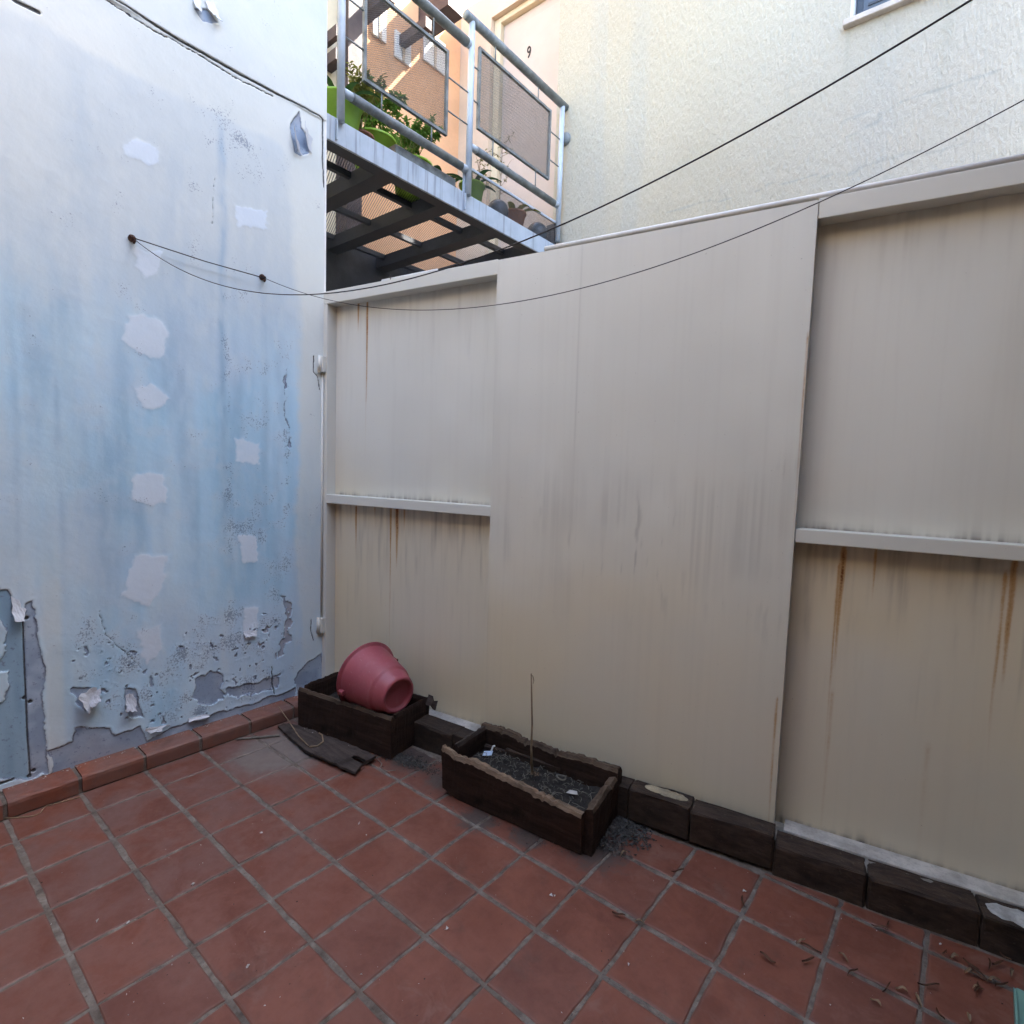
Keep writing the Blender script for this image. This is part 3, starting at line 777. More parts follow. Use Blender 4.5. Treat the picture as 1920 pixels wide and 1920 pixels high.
def panel(name, u0, u1, z0, z1, ydep, rust, grime_fn, parent=gate, nu=0.004, nz=0.012, bow=0.004, seed=0):
    ua = np.linspace(u0, u1, max(8, int((u1 - u0) / nu))); zz = np.linspace(z0, z1, max(8, int((z1 - z0) / nz)))
    U, Zz = np.meshgrid(ua, zz, indexing='ij')
    r = strk(U, Zz, rust)
    g = np.clip(grime_fn(U, Zz), 0, 1)
    if name == "central_leaf":
        us = on_gate(1083, 700)[0]
        g = np.maximum(g, 0.16 * np.exp(-((U - us) / 0.0035) ** 2) * sstep(1.0, 1.7, Zz))
        sc = sstep(0.66, 0.80, fbm(U, Zz * 0.16, 60, 3, 610)) * sstep(0.40, 0.60, fbm(U, Zz, 3, 2, 611))
        g = np.maximum(g, 0.30 * sc * np.exp(-((Zz - 1.12) / 0.28) ** 2))
        g = np.maximum(g, 0.14 * sstep(0.45, 0.7, fbm(U, Zz * 0.5, 5, 4, 612)) * np.exp(-((Zz - 1.1) / 0.30) ** 2))
    y = ydep + bow * (fbm(U, Zz, 1.6, 3, 100 + seed) - 0.5) * 2
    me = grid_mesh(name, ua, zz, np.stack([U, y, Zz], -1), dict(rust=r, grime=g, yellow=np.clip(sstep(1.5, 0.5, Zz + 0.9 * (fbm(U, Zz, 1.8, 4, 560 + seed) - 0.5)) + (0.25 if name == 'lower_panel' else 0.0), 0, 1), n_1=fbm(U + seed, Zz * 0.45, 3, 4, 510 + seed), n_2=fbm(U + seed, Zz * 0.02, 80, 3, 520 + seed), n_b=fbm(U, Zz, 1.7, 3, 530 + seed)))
    return link(name, me, MAT["gate"], parent)
def grime_fn(z0, z1, u0, u1, seed, top=0.0, bot=0.6, mid=0.0, side=0.0):
    def fn(U, Zz):
        n = fbm(U, Zz * 0.10, 48, 4, 200 + seed); n2 = fbm(U, Zz, 9, 4, 220 + seed)
        g = bot * np.exp(-np.maximum(Zz - z0, 0) / (0.004 + 0.020 * n2 ** 2)) * (0.2 + 1.1 * n2)
        g = g + top * np.exp(-(z1 - Zz) / (0.03 + 0.45 * n ** 3)) * (n ** 1.3) * 0.75
        g = g + mid * sstep(0.5, 0.78, fbm(U, Zz * 0.04, 26, 4, 240 + seed))
        g = g + side * np.exp(-np.minimum(U - u0, u1 - U) / 0.02) * n2
        return g
    return fn
panel("upper_panel", U0 + 0.02, UL + 0.02, RT - 0.02, ZB + 0.02, REC,
      [(672, 570, 0.16, .006, .75), (689, 570, 0.55, .0055, 0.95), (688, 575, 0.9, .003, .5)],
      grime_fn(RT, ZB, U0, UL, 1, top=0.35, bot=0.95, side=0.5), seed=1)
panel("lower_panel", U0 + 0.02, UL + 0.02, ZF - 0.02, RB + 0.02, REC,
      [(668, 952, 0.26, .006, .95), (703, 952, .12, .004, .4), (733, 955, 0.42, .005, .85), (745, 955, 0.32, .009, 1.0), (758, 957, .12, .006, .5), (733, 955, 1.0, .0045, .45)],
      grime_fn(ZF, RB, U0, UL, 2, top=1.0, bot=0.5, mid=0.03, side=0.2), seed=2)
panel("upper_panel", UR - 0.02, U1 - 0.05, RT - 0.02, ZB + 0.02, REC,
      [(1516, 660, .25, .004, .4)], grime_fn(RT, ZB, UR, U1, 3, top=0.30, bot=0.9, side=0.35), nz=0.016, seed=3)
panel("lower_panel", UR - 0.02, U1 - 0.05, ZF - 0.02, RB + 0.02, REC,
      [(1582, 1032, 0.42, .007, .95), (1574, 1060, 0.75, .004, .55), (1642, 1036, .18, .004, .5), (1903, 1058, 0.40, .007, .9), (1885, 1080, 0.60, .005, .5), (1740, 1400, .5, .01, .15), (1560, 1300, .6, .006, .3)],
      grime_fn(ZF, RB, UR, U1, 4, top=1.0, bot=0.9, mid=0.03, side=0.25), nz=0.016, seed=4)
# central leaf: front skin plus returned edges
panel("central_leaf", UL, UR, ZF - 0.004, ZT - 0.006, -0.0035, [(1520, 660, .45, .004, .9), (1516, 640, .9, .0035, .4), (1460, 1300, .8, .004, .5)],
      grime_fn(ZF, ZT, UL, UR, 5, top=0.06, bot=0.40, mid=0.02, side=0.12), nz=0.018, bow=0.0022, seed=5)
for nm, a, b in (("leaf_edge", UL - 0.001, UL + 0.0035), ("leaf_edge", UR - 0.0035, UR + 0.001)):
    box(nm, a, b, -0.0022, 0.080, ZF, ZT - 0.010, MAT["gate"], gate)
for u0, u1 in ((U0, UL - 0.002), (UR + 0.002, U1)):
    box("top_beam", u0, u1, 0.0, 0.078, ZB, ZT, MAT["gate"], gate, 0.003, 2)
    box("middle_rail", u0 + (0.014 if u0 < 1 else 0.0), u1, 0.002, 0.080, RB, RT, MAT["gate"], gate, 0.003, 2)
    box("bottom_rail", u0 + 0.03, u1, -0.004, 0.075, 0.062, ZF - 0.002, MAT["rail_pale"], gate, 0.004, 2)
box("side_post", U0 - 0.002, U0 + 0.030, 0.001, 0.077, 0.03, ZB - 0.001, MAT["gate"], gate, 0.003, 2)
box("side_post", U1 - 0.05, U1, 0.001, 0.077, 0.03, ZB - 0.001, MAT["gate"], gate, 0.003, 2)
tube("top_capping", [(UL + 0.22, 0.012, ZT + 0.008), (1.9, 0.012, ZT + 0.009), (UR, 0.012, ZT + 0.010), (U1 - 0.02, 0.012, ZT + 0.010)], 0.011, MAT["cap"], gate, 10)
tube("top_capping", [(0.40, 0.02, ZT + 0.006), (0.74, 0.02, ZT + 0.008)], 0.009, MAT["cap"], gate, 8)
tube("tie_pin", [(0.46, 0.01, ZT), (0.46, 0.01, ZT + 0.025)], 0.002, MAT["wire"], gate, 6)
for zz in (1.835, 0.425):
    h = box("hinge", -0.036, 0.026, -0.022, 0.000, zz - 0.040, zz + 0.040, MAT["gate"], gate, 0.002, 2)
    tube("hinge_knuckle", [(0.004, -0.026, zz - 0.046), (0.004, -0.026, zz + 0.046)], 0.0095, MAT["gate"], h, 12)
    tube("screw", [(-0.020, -0.0245, zz + 0.008), (-0.020, -0.021, zz + 0.008)], 0.004, MAT["rust_metal"], h, 8)
tube("pivot_rod", [(0.004, -0.006, 0.47), (0.004, -0.006, 1.79)], 0.0055, MAT["gate"], gate, 8)

# ---- brick edging under the gate
edging = empty("brick_edging", tuple(GO), GATE_A, "row of dark worn bricks edging the floor below the beige gate", "edging")
bm = bmesh.new(); bm_box(bm, 0.02, 3.07, -BR_OFF + 0.045, 0.10, -0.05, 0.066, 0.006)
from_bm("mortar_bed", bm, MAT["mortar"], edging)
gaps = [on_gate(px, py, BR_OFF)[0] for px, py in ((1175, 1545), (1290, 1582), (1447, 1640), (1622, 1700), (1835, 1775))]
W_ = 0.272
bl = [gaps[0] - W_ * k for k in (5, 4, 3, 2, 1)] + gaps + [3.068]
bl = [b for b in bl if b > 0.55]
rb = random.Random(8)
hts = {}
for a, b in zip(bl[:-1], bl[1:]):
    bm = bmesh.new()
    mid = (a + b) / 2
    ht = 0.128 if mid < UR else 0.100
    if a < 1.2: ht = 0.118
    x0, x1 = a + 0.0015, b - 0.0015
    bm_box(bm, x0 - mid, x1 - mid, -0.05, 0.05 if mid > UR or mid < UL else 0.035, -0.06, 0.06, 0.007, 2)
    bmesh.ops.subdivide_edges(bm, edges=[e for e in bm.edges if e.calc_length() > 0.05], cuts=2)
    for v in bm.verts: v.co += Vector((rb.uniform(-.002, .002), rb.uniform(-.003, .003), rb.uniform(-.003, .003)))
    o = from_bm("brick", bm, MAT["brick"], edging)
    o.location = (mid, -BR_OFF + 0.05, ht - 0.06 + rb.uniform(-.004, .004)); o.rotation_euler = (rb.uniform(-.03, .03), rb.uniform(-.008, .008), rb.uniform(-.015, .015))
# blobs of pale mortar smeared on the brick tops
def blob(name, pts, z, th, mat, parent, seed, yn=6):
    rg = random.Random(seed); (u0, v0), (u1, v1) = pts
    v = []; f = []
    nu = 18
    for i in range(nu):
        s = i / (nu - 1)
        wv = 0.6 + 0.4 * math.sin(s * math.pi) + rg.uniform(-.15, .15)
        for j in range(yn):
            t = j / (yn - 1)
            e = math.sin(math.pi * t) ** 0.5 * min(1, 6 * s, 6 * (1 - s))
            v.append((u0 + (u1 - u0) * s, v0 + (v1 - v0) * (0.5 + (t - 0.5) * wv) + rg.uniform(-.002, .002), z + th * e + rg.uniform(0, .002)))
    for i in range(nu - 1):
        for j in range(yn - 1): f.append((i * yn + j, (i + 1) * yn + j, (i + 1) * yn + j + 1, i * yn + j + 1))
    return from_py(name, v, f, mat, parent, smooth=True)
MAT["mortar_yellow"] = mat_plain("yellowish_mortar", (0.27, 0.225, 0.15), 0.92, 0.3, 18, 0.6)
MAT["mortar_white"] = mat_plain("white_mortar", (0.36, 0.35, 0.33), 0.92, 0.3, 18, 0.6)
blob("mortar_smear", ((gaps[0] + 0.03, -0.095), (gaps[1] - 0.01, -0.035)), 0.122, 0.014, MAT["mortar_yellow"], edging, 1)
blob("mortar_smear", ((gaps[4] + 0.01, -0.110), (3.06, -0.03)), 0.094, 0.012, MAT["mortar_white"], edging, 2)
blob("mortar_smear", ((gaps[2] + 0.02, -0.075), (gaps[4] - 0.02, 0.0)), 0.084, 0.012, MAT["mortar"], edging, 3)
blob("mortar_smear", ((0.80, -0.075), (1.06, 0.0)), 0.086, 0.018, MAT["mortar"], edging, 4)

# ---- stucco building behind the gate
YS = 4.02
SX0 = -0.385
win_x0 = on_y(1594, 30, YS)[0]; sill_z = on_y(1592, 42, YS)[2]
stucco = empty("stucco_building", (0, 0, 0), 0, "tall cream building with rough stucco wall behind the gate", "building")
xa = np.concatenate([np.linspace(SX0, win_x0, 90), np.linspace(win_x0, win_x0 + 1.1, 40)[1:], np.linspace(win_x0 + 1.1, 9.0, 40)[1:]])
zb_ = np.concatenate([np.linspace(0, 1.8, 10)[:-1], np.linspace(1.8, sill_z, 90), np.linspace(sill_z, sill_z + 1.2, 20)[1:], np.linspace(sill_z + 1.2, 11.2, 30)[1:]])
XX, ZZ = np.meshgrid(xa, zb_, indexing='ij')
st = np.zeros_like(XX)
for px, py, L, w, a in ((1594, 52, 0.55, .010, .55), (1660, 22, .5, .012, .5), (1780, 0, .8, .03, .4), (1480, 120, .5, .03, .15)):
    q = on_y(px, py, YS)
    st = np.maximum(st, a * np.exp(-((XX - q[0]) / w) ** 2) * sstep(0.02, 0, ZZ - q[2]) * np.clip(1 - (q[2] - ZZ) / L, 0, 1))
ck = np.full(XX.shape, 9.0)
for P in ([(1250, 400), (1400, 360), (1520, 330), (1600, 320), (1660, 290), (1800, 275)], [(1580, 265), (1640, 230), (1665, 200), (1720, 175), (1780, 160), (1880, 130)], [(1580, 225), (1630, 205), (1650, 215)]):
    PP = [(on_y(a, b, YS)[0], on_y(a, b, YS)[2]) for a, b in P]
    ck = np.minimum(ck, line_dist(XX + 0.08 * (fbm(XX, ZZ, 9, 3, 545) - .5), ZZ + 0.08 * (fbm(XX, ZZ, 9, 3, 546) - .5), PP))
me = grid_mesh("facade", xa, zb_, np.stack([XX, YS + 0.008 * (fbm(XX, ZZ, 3, 3, 300) - .5), ZZ], -1), dict(streak=st, n_2=fbm(XX, ZZ, 0.9, 4, 540), n_3=fbm(XX, ZZ * .06, 5, 4, 541), crack=ck))
# open the window hole
bm = bmesh.new(); bm.from_mesh(me)
kill = [f for f in bm.faces if win_x0 < f.calc_center_median().x < win_x0 + 1.1 and sill_z < f.calc_center_median().z < sill_z + 1.2]
bmesh.ops.delete(bm, geom=kill, context='FACES'); bm.to_mesh(me); bm.free()
link("facade", me, MAT["stucco"], stucco)
bm = bmesh.new()
bm_box(bm, SX0 + 0.001, SX0 + 0.04, YS + 0.002, 4.30, 0, 11.2)
bm_box(bm, SX0 + 0.04, 9.0, YS + 0.30, YS + 0.40, 0, 11.2)
bm_box(bm, SX0, 9.0, YS + 0.01, 6.0, 11.2, 11.3)
from_bm("side_walls", bm, MAT["cream"], stucco)
win = box("window_reveal", win_x0 - 0.002, win_x0 + 0.012, YS + 0.002, YS + 0.22, sill_z, sill_z + 1.2, MAT["white"], stucco)
box("sill", win_x0 - 0.03, win_x0 + 1.13, YS - 0.045, YS + 0.20, sill_z - 0.035, sill_z, MAT["sillstone"], stucco, 0.004)
fr = box("window_frame", win_x0 + 0.014, win_x0 + 0.055, YS + 0.10, YS + 0.14, sill_z + 0.004, sill_z + 1.2, MAT["blueshutter"], stucco, 0.003)
box("bottom_frame", win_x0 + 0.056, win_x0 + 1.08, YS + 0.10, YS + 0.14, sill_z + 0.004, sill_z + 0.05, MAT["blueshutter"], fr, 0.003)
sh = box("shutter", win_x0 + 0.058, win_x0 + 0.26, YS + 0.06, YS + 0.095, sill_z + 0.02, sill_z + 1.2, MAT["blueshutter"], stucco, 0.004)
for k in range(9):
    box("shutter_groove", win_x0 + 0.085, win_x0 + 0.23, YS + 0.054, YS + 0.0605, sill_z + 0.09 + k * 0.12, sill_z + 0.105 + k * 0.12, MAT["steel_dark"], sh)
box("window_glass", win_x0 + 0.26, win_x0 + 1.08, YS + 0.125, YS + 0.130, sill_z + 0.05, sill_z + 1.2, MAT["black"], stucco)

def expanded(name, w, h, cw, ch, strand, th, mat, parent, plane, org, slant=0):
    """expanded metal sheet: zig-zag strands joining at nodes. plane 'yz' or 'xy'; org = corner"""
    nx = int(round(w / cw)); ny = int(round(h / ch))
    cw = w / nx; ch = h / ny
    # strand k is a zig-zag about height k*ch/2
    V = []; F = []
    for k in range(2 * ny):
        base = (k + 0.5) * ch / 2
        sgn = 1 if k % 2 == 0 else -1
        idx = len(V)
        for i in range(2 * nx + 1):
            x = i * cw / 2
            yv = base + sgn * (0.25 if i % 2 == 0 else -0.25) * ch
            V.append((x, yv - strand / 2, -th / 2)); V.append((x, yv + strand / 2, th / 2))
        for i in range(2 * nx):
            a = idx + 2 * i
            F.append((a, a + 2, a + 3, a + 1))
    V = np.array(V)
    if plane == 'yz': P = np.stack([org[0] + V[:, 2], org[1] + V[:, 0], org[2] + V[:, 1]], -1)
    else: P = np.stack([org[0] + V[:, 0], org[1] + V[:, 1], org[2] + V[:, 2]], -1)
    o = from_py(name, P.tolist(), F, mat, parent)
    return o

# ---- steel walkway with railings above, running away beside the stucco building
XB = -0.30
walk = empty("steel_walkway", (XB, 1.70, 3.15), 0, "raised pale blue steel walkway with mesh deck and tube railing above the gate", "walkway")
def wk(o):
    o.location = (o.location.x - XB, o.location.y - 1.70, o.location.z - 3.15); return o
YW0, YW1, XW = 0.55, 4.28, -1.86
YSTEP = 2.83
wk(box("fascia", XB - 0.012, XB + 0.004, YW0, YW1, 3.135, 3.272, MAT["fascia"], walk, 0.002))
wk(box("fascia_flange", XB - 0.10, XB - 0.013, YW0, YW1, 3.135, 3.147, MAT["steel_dark"], walk))
wk(box("fascia_flange", XB - 0.06, XB - 0.013, YW0, YW1, 3.262, 3.273, MAT["steel_blue"], walk))
wk(box("back_beam", XW, XW + 0.05, YW0, YW1, 2.55, 3.26, MAT["steel_dark"], walk))
for y0 in (0.62, 1.14, 1.66, 2.14, 2.66, 3.19, 3.72):
    wk(box("cross_beam", XW + 0.052, XB - 0.014, y0, y0 + 0.125, 3.149, 3.245, MAT["steel_dark"], walk))
for x in (-0.70, -1.19, -1.69):
    wk(box("joist", x - 0.016, x + 0.016, YW0, YW1, 3.205, 3.246, MAT["steel_dark"], walk))
wk(expanded("deck_mesh", abs(XW - XB) - 0.02, YW1 - YW0, 0.040, 0.018, 0.0064, 0.003, MAT["deck_mesh"], walk, 'xy', (XW + 0.01, YW0, 3.254)))
# raised end with a framed mesh riser
wk(box("riser_frame", XB - 0.012, XB + 0.004, YSTEP, 3.985, 3.452, 3.470, MAT["steel_blue"], walk, 0.002))
wk(box("riser_frame", XB - 0.011, XB + 0.003, YSTEP - 0.02, YSTEP + 0.005, 3.274, 3.451, MAT["steel_blue"], walk))
wk(box("riser_frame", XB - 0.10, XB - 0.013, 3.955, 3.985, 3.274, 3.46, MAT["steel_dark"], walk))
wk(expanded("riser_mesh", 3.955 - YSTEP, 0.178, 0.018, 0.010, 0.0015, 0.002, MAT["mesh_steel"], walk, 'yz', (XB - 0.006, YSTEP + 0.006, 3.273)))
# posts, rails, panels
P1, P2, P3 = 1.795, 2.84, 3.962
for y, zt in ((P1, 4.26), (P2, 4.415), (P3, 4.415)):
    p = wk(tube("post", [(XB + 0.018, y, 3.255 if y < 3.9 else 3.30), (XB + 0.018, y, zt)], 0.0225, MAT["steel_blue"], walk, 16))
    wk(box("bracket", XB - 0.01, XB + 0.022, y - 0.028, y - 0.020, 3.15, 3.26, MAT["steel_blue"], walk)) if y < 3 else None
def section(y0, y1, dz, name_over):
    wk(tube("handrail", [(XB + 0.015, y0 - (0.06 if dz else 0.0), 4.262 + dz), (XB + 0.015, y1 + (0.055 if dz else -0.045), 4.262 + dz)], 0.031, MAT["rail_tube"], walk, 18))
    wk(tube("rail_sleeve", [(XB + 0.015, y1 - 0.06, 4.262 + dz), (XB + 0.015, y1 - 0.018, 4.262 + dz)], 0.0275, MAT["steel_blue"], walk, 16)) if not dz else None
    wk(tube("lower_rail", [(XB + 0.015, y0 + 0.075, 3.425 + dz), (XB + 0.015, y1 - 0.07, 3.425 + dz)], 0.0275, MAT["rail_tube"], walk, 16))
    for a, b in ((y0 + 0.018, y0 + 0.075), (y1 - 0.07, y1 - 0.018)):
        wk(tube("rail_sleeve", [(XB + 0.015, a, 3.425 + dz), (XB + 0.015, b, 3.425 + dz)], 0.024, MAT["steel_blue"], walk, 14))
    a, b = (1.944, 2.620) if not dz else (2.917, 3.800)
    z0, z1 = (3.557, 4.102) if not dz else (3.748, 4.303)
    fr = wk(box("panel_frame", XB + 0.004, XB + 0.026, a, a + 0.018, z0, z1, MAT["rail_tube"], walk))
    for (yy0, yy1, zz0, zz1) in ((b - 0.018, b, z0, z1), (a + 0.0185, b - 0.0185, z0, z0 + 0.018), (a + 0.0185, b - 0.0185, z1 - 0.018, z1)):
        wk(box("panel_frame", XB + 0.004, XB + 0.026, yy0, yy1, zz0, zz1, MAT["rail_tube"], walk))
    wk(expanded("panel_mesh", b - a - 0.03, z1 - z0 - 0.03, 0.0155, 0.0105, 0.0020, 0.0020, MAT["mesh_steel"], walk, 'yz', (XB + 0.015, a + 0.015, z0 + 0.015)))
    for t in (0.2, 0.8):
        yy = a + (b - a) * t
        wk(tube("spacer_rod", [(XB + 0.015, yy, z1), (XB + 0.015, yy, 4.24 + dz)], 0.005, MAT["rail_tube"], walk, 8))
        wk(tube("spacer_rod", [(XB + 0.015, yy, 3.445 + dz), (XB + 0.015, yy, z0)], 0.005, MAT["rail_tube"], walk, 8))
    for zz in (z0 + 0.17, z1 - 0.16):
        wk(tube("spacer_rod", [(XB + 0.015, y0 + 0.02, zz), (XB + 0.015, a, zz)], 0.005, MAT["rail_tube"], walk, 8))
        wk(tube("spacer_rod", [(XB + 0.015, b, zz), (XB + 0.015, y1 - 0.02, zz)], 0.005, MAT["rail_tube"], walk, 8))
section(P1, P2, 0.0, "")
section(P2, P3, 0.172, "")
# small round plate on the stucco
q = on_y(1060, 262, YS)
disc = empty("round_vent", (q[0], YS, q[2]), 0, "dark round plate fixed on the stucco beside the railing end", "vent")
bm = bmesh.new(); bm_lathe(bm, [(0, 0.03), (0.035, 0.028), (0.052, 0.018), (0.056, 0.0)], 24, Matrix.Rotation(math.pi / 2, 4, 'X'))
from_bm("cover", bm, MAT["rail_tube"], disc, smooth=True)

# ---- apartment building behind the walkway: orange and cream walls, door 9
YD, XO = 4.30, -1.88
apt = empty("apartment_building", (0, 0, 0), 0, "orange and cream apartment building with door number 9 behind the walkway", "building")
box("orange_wall", XO - 0.2, XO, 2.95, YD + 0.2, 0, 7.0, MAT["orange"], apt)
box("cream_wall", XO - 0.25, XO + 0.03, -2.5, 2.945, 0, 7.5, MAT["cream"], apt)
dx0, dx1 = on_y(945, 60, YD + 0.10)[0], -0.42
dz1 = on_y(950, 42, YD + 0.08)[2]
px_l = on_y(917, 200, YD)[0]
box("end_wall", XO, px_l, YD, YD + 0.2, 0, 6.12, MAT["peach"], apt)
box("end_wall", px_l, SX0 + 0.03, YD + 0.001, YD + 0.2, dz1 + 0.06, 6.12, MAT["peach"], apt)
box("end_wall", px_l, SX0 + 0.03, YD + 0.002, YD + 0.2, 0, 3.44, MAT["peach"], apt)
door = box("door", dx0, dx1, YD + 0.10, YD + 0.14, 3.445, dz1, MAT["door"], apt, 0.003)
box("door_frame", px_l + 0.001, dx0 - 0.002, YD + 0.05, YD + 0.15, 3.445, dz1 + 0.058, MAT["cream"], door, 0.008, 2)
box("door_frame", dx0 - 0.0015, dx1, YD + 0.05, YD + 0.15, dz1 + 0.003, dz1 + 0.058, MAT["cream"], door, 0.008, 2)
box("door_panel", dx0 + 0.085, dx1 - 0.08, YD + 0.090, YD + 0.099, 3.52, dz1 - 0.10, MAT["door"], door, 0.004, 2)
# the number 9
cu = bpy.data.curves.new("number", 'FONT'); cu.body = "9"; cu.size = 0.155; cu.extrude = 0.003; cu.align_x = 'CENTER'; cu.align_y = 'CENTER'
tmp = bpy.data.objects.new("number_curve", cu); COL.objects.link(tmp)
dg = bpy.context.evaluated_depsgraph_get()
nm = bpy.data.meshes.new_from_object(tmp.evaluated_get(dg)); bpy.data.objects.remove(tmp)
num = link("number", nm, MAT["black"], door)
q = on_y(992, 99, YD + 0.088)
num.location = (q[0], YD + 0.0865, q[2]); num.rotation_euler = (math.pi / 2, 0, 0); num.scale = (0.72, 1.0, 1)
# white shuttered windows on the orange wall, seen through the mesh
for (pa, pb) in (((697, 12), (722, 80)), ((738, 66), (768, 125)), ((793, 62), (832, 140))):
    a = on_x(*pa, XO); b = on_x(*pb, XO)
    y0, y1 = a[1], b[1]; z1, z0 = max(a[2], b[2]) + 0.05, min(a[2], b[2]) - 0.02
    w_ = box("window", XO + 0.002, XO + 0.025, y0, y1, z0, z1, MAT["white"], apt, 0.004)
    box("window_bar", XO + 0.026, XO + 0.034, (y0 + y1) / 2 - 0.015, (y0 + y1) / 2 + 0.015, z0, z1, MAT["peach"], w_)
# dark timbers of the stair and roof over the far end
for (pa, w_, d_) in (((797, 50), 0.12, 0.4), ((726, -4), 0.16, 0.4), ((655, 92), 0.14, 0.22), ((652, 45), 0.07, 0.22)):
    a = on_x(*pa, XO + 0.35)
    box("roof_timber", XO + 0.002, XO + d_, a[1] - w_ * 0.3, a[1] + w_ * 0.3, a[2] - 0.04, a[2] + 0.05, MAT["beam_brown"], apt)
a = on_x(838, 22, XO + 0.3)
box("roof_timber", XO + 0.002, XO + 0.42, a[1] - 0.10, a[1] + 0.10, a[2] - 0.05, a[2] + 0.25, MAT["beam_brown"], apt)
a = on_x(650, 70, XO + 0.1)
box("pillar", XO + 0.032, XO + 0.20, a[1] - 0.05, a[1] + 0.10, 3.3, a[2] + 1.0, MAT["beam_brown"], apt)

# ---- walls of the house around the patio, behind and beside the camera, with added slabs that shade it
hw = empty("house_wall", (0, -1.6, 0), 0, "plain rendered house wall closing the patio opposite the gate", "wall")
box("wall_face", -0.4, 3.25, -0.2, 0.0, -0.05, 4.4, MAT["house"], hw)
box("shade_slab", 2.75, 2.998, 0.001, 3.60, 2.66, 2.76, MAT["garden_wall"], hw)  # added slab out of view, dims the right part of the gate
box("shade_slab", -0.06, 2.749, 0.001, 0.70, 3.05, 3.15, MAT["house"], hw)  # added slab out of view, cuts light on the lower patio
rw = empty("garden_wall", (3.0, 0, 0), 0, "plain rendered side wall facing the peeling plaster wall", "wall")
box("wall_face", 0.0, 0.2, -1.6, 3.2, -0.05, 4.6, MAT["garden_wall"], rw)  # unseen wall, set close to dim the gate's right side

# ================================================================== objects
def rough_board(name, L, H, T, mat, parent, seed, top_amp=0.012, bot_amp=0.006, nx=44, top_fn=None, bot_fn=None, topmat=None):
    """a thick old board, length along x, front at y=0, back at y=T; ragged top and bottom"""
    rg = np.random.RandomState(seed)
    xs = np.linspace(0, L, nx)
    zl = np.array([0, 0.15, 0.4, 0.65, 0.85, 0.95])
    def nz(x, s, k): return vnoise(np.array(x * s + 3.1), np.array(k * 7.7 + 0.5), seed + 50) - 0.5
    bm = bmesh.new()
    rows = []
    for x in xs:
        top = H + 1.1 * top_amp * float(nz(x, 17, 1)) + top_amp * 0.7 * float(nz(x, 130, 2)) - top_amp * (0.9 if rg.rand() < 0.10 else 0.0) + (top_fn(x / L) if top_fn else 0)
        bot = 2 * bot_amp * float(nz(x, 14, 3)) + (bot_fn(x / L) if bot_fn else 0)
        loop = []
        for t in (0.0, 0.2, 0.45, 0.7, 0.92):
            loop.append((x, 0.004 * float(nz(x, 18, 4 + t)) + 0.002 * rg.rand(), bot + (top - bot) * t))
        loop.append((x, T * 0.22 + 0.006 * float(nz(x, 40, 9)), top))
        loop.append((x, T * 0.72 + 0.006 * float(nz(x, 45, 11)), top - 0.003 - 0.012 * abs(float(nz(x, 33, 10)))))
        for t in (0.88, 0.6, 0.3, 0.0):
            loop.append((x, T + 0.012 * float(nz(x, 38, 12 + t)), bot + (top - bot) * t))
        rows.append([bm.verts.new(p) for p in loop])
    n = len(rows[0])
    tops = []
    for a, b in zip(rows[:-1], rows[1:]):
        for q in range(n):
            f = bm.faces.new((a[q], a[(q + 1) % n], b[(q + 1) % n], b[q]))
            if q in (4, 5, 6): tops.append(f)
    bm.faces.new(rows[0][::-1]); bm.faces.new(rows[-1])
    for f in tops: f.material_index = 1
    o = from_bm(name, bm, mat, parent)
    o.data.materials.append(topmat or mat)
    return o
def place(o, x, y, z=0, rz=0): o.location = (x, y, z); o.rotation_euler = (0, 0, rz); return o
def crumbs(bm, n, fn, s0, s1, rng):
    for _ in range(n):
        x, y, z = fn()
        s = rng.uniform(s0, s1)
        c = [Vector((rng.uniform(-1, 1), rng.uniform(-1, 1), rng.uniform(-.5, .7))) * s for _ in range(4)]
        v = [bm.verts.new(Vector((x, y, z)) + p) for p in c]
        for t in ((0, 1, 2), (0, 2, 3), (0, 3, 1), (1, 3, 2)): bm.faces.new([v[i] for i in t])
def litter(bm, n, fn, l0, l1, w, rng):
    for _ in range(n):
        x, y, z = fn(); a = rng.uniform(0, 6.28); L = rng.uniform(l0, l1)
        p = []
        for k in range(4):
            t = k / 3
            p.append((x + math.cos(a) * L * (t - .5), y + math.sin(a) * L * (t - .5), z + rng.uniform(0, .006) + 0.006 * math.sin(t * 3.1)))
            a += rng.uniform(-.3, .3)
        bm_tube(bm, p, [w, w, w * .8, w * .5], 4)

